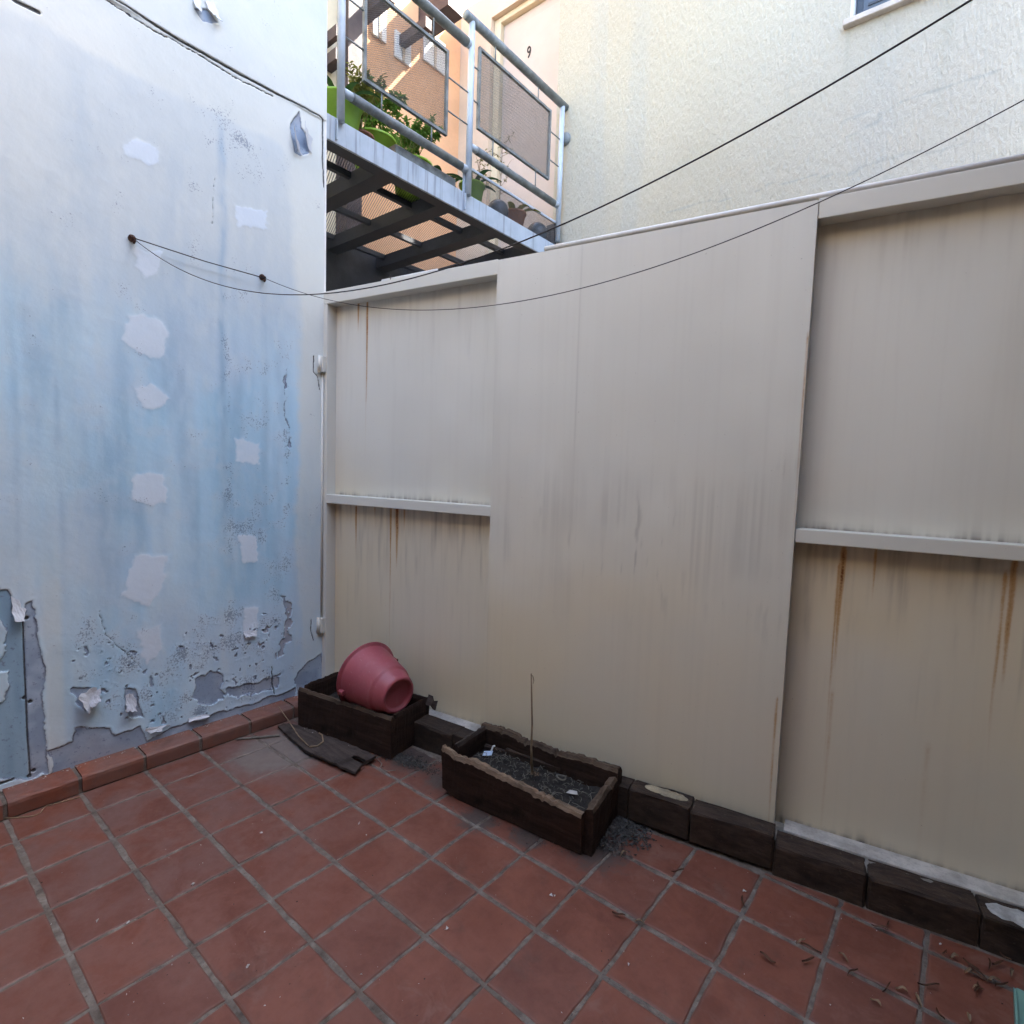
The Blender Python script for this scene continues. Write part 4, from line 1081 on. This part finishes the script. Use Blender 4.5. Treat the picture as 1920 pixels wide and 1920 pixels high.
# ---- planter in the corner
pa = empty("wooden_planter", (0.135, 1.300, 0.0), GATE_A + 0.012, "dark wet wooden planter box in the corner holding the pink bucket", "planter")
L_, D_, H_ = 0.605, 0.275, 0.198
place(rough_board("front_board", L_, H_, 0.030, MAT["wood_dark"], pa, 1, 0.004, 0.005, topmat=MAT["wood_mid"]), 0, 0, 0.002)
place(rough_board("back_board", L_, H_, 0.028, MAT["wood_dark"], pa, 2, 0.005), 0, D_ - 0.028, 0.002)
place(rough_board("end_board", D_ - 0.065, H_ - 0.002, 0.030, MAT["wood_dark"], pa, 3, 0.004), L_ - 0.001, 0.034, 0.002, math.pi / 2)
place(rough_board("end_board", D_ - 0.065, H_ + 0.010, 0.026, MAT["wood_dark"], pa, 4, 0.004), 0.027, 0.034, 0.002, math.pi / 2)
def soil_sheet(parent, x0, x1, y0, y1, z, amp, seed, mat):
    xs = np.linspace(x0, x1, 46); ys = np.linspace(y0, y1, 26); A, B = np.meshgrid(xs, ys, indexing='ij')
    h = z + amp * (fbm(A, B, 14, 4, seed) - 0.5) * 2 + 0.010 * (fbm(A, B, 60, 2, seed + 9) - .5)
    return link("soil", grid_mesh("soil", xs, ys, np.stack([A, B, h], -1), {}), mat, parent)
soil_sheet(pa, 0.02, L_ - 0.02, 0.022, D_ - 0.022, 0.105, 0.015, 400, MAT["soil"])
# a scrap of ragged sheet by its far corner
bm = bmesh.new(); rg = random.Random(3)
vv = [bm.verts.new((L_ + 0.004 + 0.05 * i / 4 + rg.uniform(-.006, .006), D_ - 0.03 + rg.uniform(-.008, .008) + 0.02 * j, 0.165 + 0.035 * j + 0.015 * rg.random() - 0.02 * (i > 2))) for j in range(2) for i in range(5)]
for i in range(4): bm.faces.new((vv[i], vv[i + 1], vv[i + 6], vv[i + 5]))
o = from_bm("bark_scrap", bm, MAT["bark"], pa); sm = o.modifiers.new("t", 'SOLIDIFY'); sm.thickness = 0.004

# ---- planter with broken front, in the middle of the gate
pb_o = on_z(832, 1398, 0.2)
pb = empty("broken_planter", (pb_o[0], pb_o[1], 0.0), math.radians(6.3), "broken dark planter trough of worn boards holding dry soil and one dead stem", "planter")
def planter_b():
    L, D = 0.640, 0.300
    top = lambda t: 0.010 - 0.050 * t - 0.012 * math.exp(-((t - 0.12) / 0.06) ** 2)
    o = rough_board("front_board", L - 0.02, 0.192, 0.042, MAT["wood_dark"], pb, 11, 0.007, 0.006, 70, top, lambda t: 0.022 * max(0, 0.16 - t) / 0.16, MAT["wood_worn"]); place(o, 0.0, 0.0, 0.0, math.radians(-0.6)); o.rotation_euler.x = math.radians(5)
    o = rough_board("back_board", L, 0.196, 0.048, MAT["wood_dark"], pb, 12, 0.010, 0.004, 76, lambda t: -0.004 + 0.006 * math.sin(t * 9), None, MAT["wood_mid"]); place(o, 0.0, D - 0.05, 0.0)
    o = rough_board("end_board", D - 0.105, 0.196, 0.030, MAT["wood_dark"], pb, 13, 0.004, 0.004, 14, None, None, MAT["bark"]); place(o, 0.034, 0.050, 0.0, math.pi / 2)
    o = rough_board("end_board", D - 0.060, 0.178, 0.038, MAT["wood_dark"], pb, 14, 0.009, 0.004, 18, lambda t: 0.012 * t - 0.012, None, MAT["wood_mid"]); place(o, L + 0.014, 0.012, 0.0, math.pi / 2 + math.radians(3)); 
    soil_sheet(pb, 0.02, L - 0.03, 0.035, D - 0.03, 0.098, 0.014, 420, MAT["soil"])
    rg = random.Random(21)
    inside = lambda: (rg.uniform(0.05, L - 0.06), rg.uniform(0.06, D - 0.07), 0.106 + rg.uniform(0, .010))
    bm = bmesh.new(); litter(bm, 130, inside, 0.010, 0.045, 0.0012, rg)
    tag(from_bm("dry_litter", bm, MAT["straw_pale"], pb), kind="stuff")
    bm = bmesh.new(); crumbs(bm, 380, inside, 0.002, 0.007, rg)
    tag(from_bm("soil_crumbs", bm, MAT["crumb"], pb), kind="stuff")
planter_b()
def loc_in(par, px, py, z):
    q = on_z(px, py, z); return Vector((q[0], q[1], q[2]))
# dead stem
s0 = loc_in(pb, 998, 1450, 0.10)
stem = empty("dead_stem", tuple(s0), 0, "single tall dry bare stem standing in the broken planter", "plant")
tp = on_y(996, 1263, float(s0[1]) + 0.012)
d = Vector(tp) - s0
tube("stalk", [(0, 0, -0.01), (d.x * .25 - .004, d.y * .25, d.z * .25), (d.x * .5 + .002, d.y * .5, d.z * .5), (d.x * .75 + .001, d.y * .75, d.z * .75), tuple(d)], [0.0060, 0.0045, 0.0040, 0.0034, 0.0024], MAT["straw"], stem, 8)
tube("side_shoot", [(d.x, d.y, d.z * 0.985), (d.x + 0.006, d.y + 0.004, d.z * 0.975), (d.x + 0.010, d.y + 0.006, d.z * 0.93), (d.x + 0.007, d.y + 0.006, d.z * 0.90)], 0.0016, MAT["straw"], stem, 6)
bm = bmesh.new(); rg = random.Random(2); crumbs(bm, 30, lambda: (rg.uniform(-.02, .03), rg.uniform(-.02, .02), rg.uniform(-.006, .012)), 0.004, 0.012, rg)
from_bm("root_clod", bm, MAT["wood_worn"], stem)
# bits of rubbish lying on the soil of the broken planter
q = loc_in(pb, 914, 1415, 0.112)
lab = empty("plastic_scrap", tuple(q), 0.6, "small pale blue plastic scrap with a white curl on the planter soil", "scrap")
bm = bmesh.new()
vv = [bm.verts.new(p) for p in ((-0.02, -0.012, 0), (0.018, -0.014, 0.004), (0.022, 0.012, 0.012), (-0.016, 0.014, 0.006))]; bm.faces.new(vv)
o = from_bm("scrap_sheet", bm, mat_plain("pale_blue_plastic", (0.42, 0.52, 0.66), 0.4, .1), lab); sm = o.modifiers.new("t", 'SOLIDIFY'); sm.thickness = 0.0015
tube("white_curl", [(0.012, 0.01, 0.006), (0.018, 0.014, 0.022), (0.022, 0.014, 0.032), (0.030, 0.012, 0.034)], 0.0035, MAT["white"], lab, 6)
q = loc_in(pb, 1052, 1458, 0.112)
ring = empty("shell_ring", tuple(q), 0, "pale oval ring lying on the soil of the broken planter", "scrap")
tube("ring_band", [(0.020 * math.cos(a), 0.014 * math.sin(a), 0.002 + 0.002 * math.sin(2 * a)) for a in np.linspace(0, 6.2, 16)], 0.0032, MAT["straw_pale"], ring, 6)
q = loc_in(pb, 1073, 1487, 0.112)
sc = empty("paper_scrap", tuple(q), 0.3, "torn white paper scrap near the sagging corner of the broken planter", "scrap")
bm = bmesh.new(); vv = [bm.verts.new(p) for p in ((-0.022, -0.006, 0), (0.0, -0.012, 0.004), (0.022, -0.004, 0.002), (0.016, 0.007, 0.008), (-0.012, 0.009, 0.005))]; bm.faces.new(vv)
o = from_bm("torn_sheet", bm, MAT["fleck"], sc); sm = o.modifiers.new("t", 'SOLIDIFY'); sm.thickness = 0.001

# ---- pink bucket lying in the corner planter
ax = (Vector(tuple(ray(748, 1306) * 2.53)) - Vector(tuple(ray(688, 1266) * 2.70))).normalized()       # from the mouth to the foot
bc = Vector(tuple(CAM + ray(748, 1306) * 2.53)) + Vector((0, 0, 0.004))
bucket = empty("plastic_bucket", tuple(bc), 0, "faded pink plastic bucket tipped on its side in the corner planter", "bucket")
rotm = ax.to_track_quat('-Z', 'Y').to_matrix().to_4x4()                      # local +z points from foot to mouth
HB = 0.262
bm = bmesh.new()
prof = [(0, 0.016), (0.060, 0.016), (0.070, 0.014), (0.072, 0.0), (0.080, 0.0), (0.086, 0.004), (0.091, 0.014), (0.102, 0.058), (0.106, 0.066), (0.112, 0.070), (0.115, 0.078),
        (0.142, HB - 0.03), (0.146, HB - 0.012), (0.1475, HB - 0.004), (0.160, HB - 0.004), (0.163, HB), (0.161, HB + 0.004), (0.147, HB + 0.004), (0.143, HB), (0.138, HB - 0.03), (0.111, 0.078), (0.098, 0.060), (0.086, 0.022), (0, 0.021)]
bm_lathe(bm, prof, 48, rotm)
o = from_bm("bucket_body", bm, MAT["pink"], bucket, smooth=True)
_v = rotm.inverted() @ Vector(tuple(ROT.T @ np.array([-0.75, 0.30, -0.6])))
LUG = math.atan2(_v.y, _v.x) - math.pi / 2
for s in (-1, 1):
    bm = bmesh.new(); bm_box(bm, -0.012, 0.012, 0.139, 0.160, HB - 0.034, HB - 0.006, 0.004, 2)
    bmesh.ops.transform(bm, matrix=rotm @ Matrix.Rotation(LUG + (math.pi if s > 0 else 0), 4, 'Z'), verts=bm.verts)
    from_bm("handle_lug", bm, MAT["pink"], bucket)
a0 = LUG + math.pi / 2
hp = []
for k in range(17):
    t = math.pi * k / 16
    v = Vector((0.166 * math.cos(t), 0, 0)); v.y = 0.0
    rad = Vector((math.cos(a0), math.sin(a0), 0)) * 0.168 * math.cos(t) + Vector((-math.sin(a0), math.cos(a0), 0)) * (-0.165 * math.sin(t))
    hp.append(rotm @ (rad + Vector((0, 0, HB - 0.025 + 0.035 * math.sin(t)))))
tube("wire_handle", hp, 0.0028, MAT["rust_metal"], bucket, 6)

# ---- split board lying on the floor in front of the corner planter
fb = [on_z(*p, 0.012) for p in ((520, 1363), (548, 1358), (705, 1420), (690, 1440), (665, 1452), (572, 1412))]
c0 = sum(fb) / len(fb)
board = empty("split_board", (c0[0], c0[1], 0), 0, "flat grey split board lying on the tiles before the corner planter", "board")
rg = random.Random(5)
bm = bmesh.new()
e1 = [fb[0], fb[5], fb[4]]; e2 = [fb[1], (fb[1] + fb[2]) / 2, fb[2]]
def along(E, t):
    k = min(int(t * 2), 1); s = t * 2 - k; return E[k] * (1 - s) + E[k + 1] * s
nb_, wb_ = 24, 6
gv = []
for i in range(nb_):
    t = i / (nb_ - 1)
    row = []
    for j in range(wb_):
        s = j / (wb_ - 1)
        p = along(e1, t) * (1 - s) + along(e2, t) * s - c0
        row.append((p[0] + rg.uniform(-.004, .004), p[1] + rg.uniform(-.004, .004), 0.016 + 0.010 * math.sin(t * 2.6) + 0.007 * math.sin(s * 3.1) + rg.uniform(-.002, .002)))
    gv.append(row)
vt = [[bm.verts.new(p) for p in r] for r in gv]
vb = [[bm.verts.new((p[0], p[1], p[2] - 0.011)) for p in r] for r in gv]
for i in range(nb_ - 1):
    for j in range(wb_ - 1):
        if i > 19 and j == 2: continue          # a long split
        bm.faces.new((vt[i][j], vt[i + 1][j], vt[i + 1][j + 1], vt[i][j + 1]))
        bm.faces.new((vb[i][j], vb[i][j + 1], vb[i + 1][j + 1], vb[i + 1][j]))
    bm.faces.new((vt[i][0], vb[i][0], vb[i + 1][0], vt[i + 1][0])); bm.faces.new((vt[i][-1], vt[i + 1][-1], vb[i + 1][-1], vb[i][-1]))
for j in range(wb_ - 1):
    bm.faces.new((vt[0][j], vt[0][j + 1], vb[0][j + 1], vb[0][j])); bm.faces.new((vt[-1][j], vb[-1][j], vb[-1][j + 1], vt[-1][j + 1]))
from_bm("plank", bm, MAT["bark"], board)
rg = random.Random(6); bm = bmesh.new()
crumbs(bm, 60, lambda: (rg.uniform(-.25, .15), rg.uniform(-.05, .05) + 0.02, 0.026), 0.002, 0.006, rg)
tag(from_bm("mortar_crumbs", bm, MAT["mortar"], board), kind="stuff")

def wirestick(name, pxs, zs, r, mat, label, cat):
    pts = [on_z(x, y, z) for (x, y), z in zip(pxs, zs)]
    o = empty(name, (pts[0][0], pts[0][1], 0), 0, label, cat)
    tube("strand", [(p[0] - pts[0][0], p[1] - pts[0][1], p[2]) for p in pts], r, mat, o, 6)
wirestick("straw_stalk", [(522, 1325), (540, 1350), (560, 1380), (578, 1398)], [0.10, 0.065, 0.042, 0.034], 0.0022, MAT["straw"], "thin straw stalk leaning from the kerb onto the split board", "straw")
wirestick("curled_stalk", [(580, 1400), (595, 1399), (606, 1390), (604, 1378), (598, 1374)], [0.032, 0.034, 0.036, 0.04, 0.044], 0.0030, MAT["straw"], "short curled pale stalk lying on the split board", "straw")
wirestick("grey_twig", [(443, 1386), (480, 1383), (524, 1379)], [0.006, 0.006, 0.007], 0.0050, MAT["straw_pale"], "straight grey stick on the tiles near the kerb", "stick")
wirestick("thin_cord", [(-10, 1535), (30, 1533), (62, 1530), (76, 1524), (84, 1512), (110, 1505), (150, 1494)], [0.003] * 7, 0.0020, MAT["straw"], "thin tan cord lying along the foot of the kerb", "cord")
wirestick("wire_scrap", [(708, 1424), (716, 1432), (712, 1440), (724, 1446), (742, 1444)], [0.01, 0.02, 0.01, 0.008, 0.01], 0.0018, MAT["straw_pale"], "bent bit of wire beside the corner planter", "wire")

# ---- clothes lines
def line_wire(A, B, sag, s1, r, label, extra=None):
    o = empty("clothes_line", tuple(A), 0, label, "clothesline")
    pts = []
    for k in range(60):
        s = s1 * k / 59
        pts.append(((B[0] - A[0]) * s, (B[1] - A[1]) * s, (B[2] - A[2]) * s - 4 * sag * s * (1 - s)))
    tube("line", pts, r, MAT["wire"], o, 6)
    return o
w1 = line_wire(HOOKS[0], (2.676, 0.787, 1.936), 0.30, 1.118, 0.0014, "dark slack clothes line from the hook beside the white patches")
w2 = line_wire(HOOKS[1], (2.805, 1.593, 2.224), 0.31, 1.069, 0.0014, "dark slack clothes line from the hook nearer the gate")
# the taut tie between both hooks belongs to the first line
tube("tie", [(0, 0, 0.004), ((HOOKS[1][0] - HOOKS[0][0]) * .5, (HOOKS[1][1] - HOOKS[0][1]) * .5, (HOOKS[1][2] - HOOKS[0][2]) * .5 - 0.004), tuple(HOOKS[1][i] - HOOKS[0][i] for i in range(3))], 0.0022, MAT["wire"], w1, 6)

# ---- loose earth and litter on the floor
rg = random.Random(31)
bm = bmesh.new()
def near(px, py, sx, sy):
    q = on_z(px, py, 0.0)
    def f():
        a = rg.gauss(0, sx); b = rg.gauss(0, sy)
        return (q[0] + a * GU[0] - b * GN[0], q[1] + a * GU[1] - b * GN[1], 0.003 + rg.uniform(0, 0.010) * max(0, 1 - abs(a) / (2 * sx)))
    return f
crumbs(bm, 2200, near(1158, 1552, 0.050, 0.040), 0.002, 0.010, rg)
crumbs(bm, 700, near(1120, 1583, 0.05, 0.018), 0.0015, 0.007, rg)
crumbs(bm, 300, near(960, 1560, 0.20, 0.012), 0.001, 0.004, rg)
crumbs(bm, 1300, near(765, 1428, 0.075, 0.022), 0.0015, 0.008, rg)
crumbs(bm, 250, near(640, 1400, 0.14, 0.012), 0.0015, 0.006, rg)
crumbs(bm, 200, near(850, 1440, 0.06, 0.02), 0.0015, 0.005, rg)
o = from_bm("loose_earth", bm, MAT["crumb"]); tag(o, "crumbled grey earth spilled on the tiles around the planters", "earth", kind="stuff")
bm = bmesh.new()
def anyfloor():
    while True:
        px, py = rg.uniform(0, 1920), rg.uniform(1450, 1920)
        q = on_z(px, py, 0)
        if q[0] > 0.06 and (np.array([q[0], q[1]]) - GO[:2]) @ GN[:2] > BR_OFF + 0.03: return (q[0], q[1], 0.002)
crumbs(bm, 120, anyfloor, 0.001, 0.0032, rg)
for p in ((837, 1745), (1037, 1680), (1178, 1812), (240, 1730), (1398, 1672), (183, 1727), (672, 1545), (490, 1562), (465, 1813), (1765, 1773), (360, 1660)):
    q = on_z(*p, 0.0); crumbs(bm, 2, lambda: (q[0] + rg.uniform(-.003, .003), q[1] + rg.uniform(-.003, .003), 0.003), 0.004, 0.008, rg)
crumbs(bm, 120, lambda: (WALL_X + 0.012 + rg.uniform(0, .014), rg.uniform(0.2, 1.45), 0.067), 0.0015, 0.006, rg)
o = from_bm("paint_flecks", bm, MAT["fleck"]); tag(o, "tiny white paint flecks scattered over the tiles and kerb", "flecks", kind="stuff")
bm = bmesh.new()
crumbs(bm, 160, anyfloor, 0.001, 0.003, rg)
o = from_bm("dark_specks", bm, MAT["soil"]); tag(o, "tiny dark grit scattered over the tiles", "grit", kind="stuff")

# dry leaves blown along the tiles below the right part of the gate
def leaf_mesh(L, W, seed):
    rg2 = random.Random(seed); bm = bmesh.new(); rows = []
    for i in range(6):
        t = i / 5; w = W * math.sin(math.pi * min(1, t * 0.92 + 0.06)) ** 0.8
        z = 0.004 + 0.006 * math.sin(t * 3 + seed) ** 2; c = 0.006 * math.sin(t * 2.2 + seed)
        rows.append([bm.verts.new((L * (t - .5), c - w / 2, z + 0.003)), bm.verts.new((L * (t - .5), c, z)), bm.verts.new((L * (t - .5), c + w / 2, z + 0.004))])
    for a, b in zip(rows[:-1], rows[1:]):
        bm.faces.new((a[0], b[0], b[1], a[1])); bm.faces.new((a[1], b[1], b[2], a[2]))
    me = bpy.data.meshes.new("dry_leaf"); bm.to_mesh(me); bm.free(); me.materials.append(MAT["leaf_dry"] if seed % 3 else MAT["straw"]); return me
lm = [leaf_mesh(R_.uniform(0.022, 0.055), R_.uniform(0.004, 0.010), s) for s in range(8)]
lp = [(1500, 1768), (1520, 1785), (1515, 1806), (1580, 1800), (1650, 1745), (1665, 1738), (1690, 1862), (1660, 1855), (1725, 1880), (1830, 1822), (1820, 1815), (1812, 1822), (1840, 1835), (1770, 1792), (1790, 1800),
      (1850, 1812), (1865, 1845), (1880, 1855), (1870, 1812), (1835, 1860), (1828, 1855), (1762, 1908), (1820, 1915), (1270, 1635), (1170, 1605), (1395, 1695), (1160, 1720), (1200, 1735), (1440, 1800), (1885, 1800), (1640, 1885), (1600, 1830), (1900, 1830), (1740, 1850)]
for i, p in enumerate(lp):
    q = on_z(*p, 0.0)
    o = link("dry_leaf", lm[i % len(lm)]); o.location = (q[0], q[1], 0.001); o.rotation_euler = (R_.uniform(-.1, .1), R_.uniform(-.1, .1), R_.uniform(0, 6.28))
    tag(o, "narrow brown dry leaf lying on the red floor tiles", "leaf", "dry leaves scattered on the tiles")

# mint green plastic thing by the right edge
q = on_z(1914, 1885, 0.0)
mg = empty("dustpan", (2.893, 1.785, 0.0), math.radians(-92), "pale mint green plastic dustpan lying on the tiles by the bricks", "dustpan")
bm = bmesh.new(); bm_box(bm, 0.0, 0.20, -0.068, 0.068, 0.002, 0.007, 0.002); from_bm("pan", bm, MAT["mint"], mg)
for y0, y1 in ((-0.0735, -0.0685), (0.0685, 0.0735)):
    bm = bmesh.new()
    v = [bm.verts.new(p) for p in ((0, y0, 0.002), (0.20, y0, 0.002), (0.20, y0, 0.036), (0.02, y0, 0.012), (0, y1, 0.002), (0.20, y1, 0.002), (0.20, y1, 0.036), (0.02, y1, 0.012))]
    for f in ((0, 1, 2, 3), (7, 6, 5, 4), (0, 4, 5, 1), (1, 5, 6, 2), (2, 6, 7, 3), (3, 7, 4, 0)): bm.faces.new([v[q] for q in f])
    from_bm("rim", bm, MAT["mint"], mg)
bm = bmesh.new(); bm_box(bm, 0.2005, 0.206, -0.068, 0.068, 0.002, 0.04, 0.002); from_bm("rim", bm, MAT["mint"], mg)
tube("handle", [(0.204, 0, 0.030), (0.27, 0, 0.045), (0.33, 0, 0.042)], 0.010, MAT["mint"], mg, 10)

# ================================================================== pots and plants on the walkway
DZ = 3.2575
def leaves(bm, n, fn, L, W, rng, droop=0.4):
    for _ in range(n):
        p, d = fn(); p = Vector(p); d = Vector(d).normalized()
        side = d.cross(Vector((0, 0, 1)));
        if side.length < .1: side = Vector((1, 0, 0))
        side.normalize(); l = L * rng.uniform(.6, 1.2); w = W * rng.uniform(.7, 1.2)
        m1 = p + d * l * .5 + Vector((0, 0, -droop * l * .10)); e = p + d * l + Vector((0, 0, -droop * l * .4))
        v = [bm.verts.new(q) for q in (p, m1 + side * w * .5, e, m1 - side * w * .5)]
        bm.faces.new(v)
def pot_lathe(name, r0, r1, h, mat, parent, rim=0.01):
    bm = bmesh.new()
    bm_lathe(bm, [(0, 0), (r0, 0), (r1 * .96, h - rim * 1.5), (r1 + .004, h - rim * 1.4), (r1 + .005, h), (r1 - .006, h), (r1 - .012, h - .03), (0, h - .03)], 24)
    return from_bm(name, bm, mat, parent, smooth=True)
def bushy(name, loc, label, pot, foliage, h, spread, n, L, W, potmat, r0, r1, ph, seed, group=None):
    t = empty(name, loc, 0, label, "potted plant", group); rg = random.Random(seed)
    pot_lathe("pot", r0, r1, ph, potmat, t)
    bm = bmesh.new(); tips = []
    for k in range(12):
        a = rg.uniform(0, 6.28); rr = spread * rg.uniform(.2, 1)
        p = [(0, 0, ph - .03), (rr * .4 * math.cos(a), rr * .4 * math.sin(a), ph + h * .4), (rr * math.cos(a), rr * math.sin(a), ph + h * rg.uniform(.7, 1))]
        bm_tube(bm, p, [.004, .003, .0015], 5); tips.append(p)
    from_bm("stem", bm, MAT["leaf_olive"], t)
    bm = bmesh.new()
    def fn():
        p = rg.choice(tips); s = rg.uniform(.25, 1)
        q = Vector(p[1]).lerp(Vector(p[2]), s) if s > .3 else Vector(p[0]).lerp(Vector(p[1]), s * 3)
        return q, (rg.gauss(0, 1), rg.gauss(0, 1), rg.gauss(.3, .6))
    leaves(bm, n, fn, L, W, rg); from_bm("foliage", bm, foliage, t)
    return t
def strap(name, loc, label, foliage, n, L, W, potmat, r0, r1, ph, seed, saucer=None):
    t = empty(name, loc, 0, label, "potted plant"); rg = random.Random(seed)
    z0 = 0
    if saucer:
        bm = bmesh.new(); bm_lathe(bm, [(0, 0), (r0 + .015, 0), (r0 + .028, .022), (r0 + .022, .022), (r0 + .012, .006), (0, .006)], 24); from_bm("saucer", bm, saucer, t, smooth=True); z0 = .007
    o = pot_lathe("pot", r0, r1, ph, potmat, t); o.location.z = z0
    for k in range(n):
        bm = bmesh.new(); a = 6.28 * k / n + rg.uniform(-.3, .3); l = L * rg.uniform(.7, 1.15); rows = []
        up = rg.uniform(.5, 1.0)
        for i in range(7):
            s = i / 6; r = l * (s * .75); z = ph + z0 - .03 + l * up * (s - .75 * s * s) * 1.25; w = W * (math.sin(math.pi * (s * .9 + .08)) + .12)
            c = Vector((r * math.cos(a), r * math.sin(a), z)); sd = Vector((-math.sin(a), math.cos(a), 0)) * w / 2
            rows.append((bm.verts.new(c - sd), bm.verts.new(c + Vector((0, 0, -.006))), bm.verts.new(c + sd)))
        for p, q in zip(rows[:-1], rows[1:]):
            bm.faces.new((p[0], q[0], q[1], p[1])); bm.faces.new((p[1], q[1], q[2], p[2]))
        from_bm("leaf", bm, foliage, t, smooth=True)
    return t
# near section of the walkway
strap("strap_leaf_plant", (-0.46, 1.90, DZ), "dark strap leaved plant in a round lime pot at the walkway's near end", MAT["leaf_dark"], 9, 0.36, 0.035, MAT["lime"], 0.10, 0.14, 0.22, 41)
bushy("olive_shrub", (-0.50, 2.08, DZ), "olive leaved spindly shrub in a brown clay pot beside the trough", None, MAT["leaf_olive"], 0.42, 0.16, 420, 0.050, 0.018, MAT["brownpot"], 0.06, 0.085, 0.12, 42)
bushy("leafy_shrub", (-0.62, 2.27, DZ), "leafy mid green bush in a lime pot behind the trough", None, MAT["leaf_mid"], 0.36, 0.22, 1100, 0.055, 0.024, MAT["lime"], 0.11, 0.15, 0.22, 43)
bushy("fern_shrub", (-0.64, 2.62, DZ), "fine dark green bush in a lime pot near the middle post", None, MAT["leaf_mid"], 0.32, 0.22, 1100, 0.045, 0.016, MAT["lime"], 0.11, 0.15, 0.22, 44)
bushy("climbing_plant", (-0.55, 2.47, DZ), "light green trailing plant between the two lime pots", None, MAT["leaf_mid"], 0.34, 0.22, 800, 0.046, 0.020, MAT["terracotta_pot"], 0.06, 0.08, 0.12, 45)
tr = empty("planting_trough", (-0.42, 2.46, DZ), 0, "long grey and tan planting trough on the deck behind the fascia", "trough")
box("side", -0.06, -0.048, -0.21, 0.33, 0.0, 0.11, MAT["traytan"], tr, .002); box("side", 0.048, 0.06, -0.21, 0.33, 0.0, 0.11, MAT["rail_tube"], tr, .002)
box("end", -0.0478, 0.0478, -0.21, -0.198, 0.0, 0.11, MAT["traytan"], tr, .002); box("end", -0.0478, 0.0478, 0.318, 0.33, 0.0, 0.11, MAT["traytan"], tr, .002)
box("bottom", -0.0478, 0.0478, -0.1978, 0.3178, 0.0, 0.012, MAT["steel_dark"], tr)
box("earth", -0.0478, 0.0478, -0.1978, 0.3178, 0.0122, 0.085, MAT["soil"], tr)
strap("broad_leaf_plant", (-0.50, 2.78, DZ), "low broad leaved plant in a black saucer by the middle post", MAT["leaf_dark"], 6, 0.20, 0.045, MAT["black"], 0.06, 0.08, 0.11, 46, MAT["black"])
# raised end
strap("green_pot_plant", (-0.42, 3.02, DZ), "dark long leaved plant in a green pot on a dark saucer behind the mesh riser", MAT["leaf_dark"], 8, 0.32, 0.040, MAT["lime"], 0.065, 0.095, 0.17, 47, MAT["brownpot"])
def ball_pot(loc, label, r, seed):
    t = empty("ball_pot", loc, 0, label, "pot")
    bm = bmesh.new(); pr = [(0, 0)] + [(r * math.sin(a), r - r * math.cos(a)) for a in np.linspace(0.35, 2.6, 14)] + [(r * .38, 2 * r * .93), (r * .36, 2 * r * .90), (0, 2 * r * .85)]
    bm_lathe(bm, pr, 28); from_bm("body", bm, MAT["greypot"], t, smooth=True)
    return t
ball_pot((-0.40, 3.30, DZ), "round dark blue grey pot between the green pot and the brown pot", 0.085, 1)
strap("brown_pot_plant", (-0.42, 3.53, DZ), "drooping leaved plant in a brown clay pot on a dark saucer", MAT["leaf_olive"], 7, 0.26, 0.05, MAT["terracotta_pot"], 0.065, 0.095, 0.15, 48, MAT["black"])
ball_pot((-0.40, 3.82, DZ), "round pale blue grey pot beside the last railing post", 0.090, 2)
def twig_plant(loc, label, seed, h):
    t = empty("twiggy_plant", loc, 0, label, "potted plant"); rg = random.Random(seed)
    pot_lathe("pot", 0.05, 0.07, 0.11, MAT["brownpot"], t)
    bm = bmesh.new(); bl = bmesh.new()
    bm_tube(bm, [(0, 0, .08), (.01, .01, .08 + h * .5), (.0, .03, .08 + h)], [.005, .004, .002], 5)
    pts = []
    for k in range(14):
        z = .08 + h * rg.uniform(.35, 1); a = rg.uniform(0, 6.28); l = rg.uniform(.05, .13)
        e = (.01 + l * math.cos(a), .02 + l * math.sin(a), z + l * .7)
        bm_tube(bm, [(.006, .015, z), e], [.002, .001], 4); pts.append((Vector((.006, .015, z)), Vector(e)))
    from_bm("stem", bm, MAT["straw"], t)
    def fn():
        p, q = rg.choice(pts); return p.lerp(q, rg.uniform(.4, 1)), (rg.gauss(0, 1), rg.gauss(0, 1), rg.gauss(.2, .5))
    leaves(bl, 90, fn, .028, .012, rg); from_bm("foliage", bl, MAT["leaf_olive"], t)
twig_plant((-0.52, 3.44, DZ), "sparse twiggy plant with small leaves rising behind the mesh panel", 51, 0.62)
twig_plant((-0.56, 3.22, DZ), "thin arching twig plant behind the round dark pot", 52, 0.42)
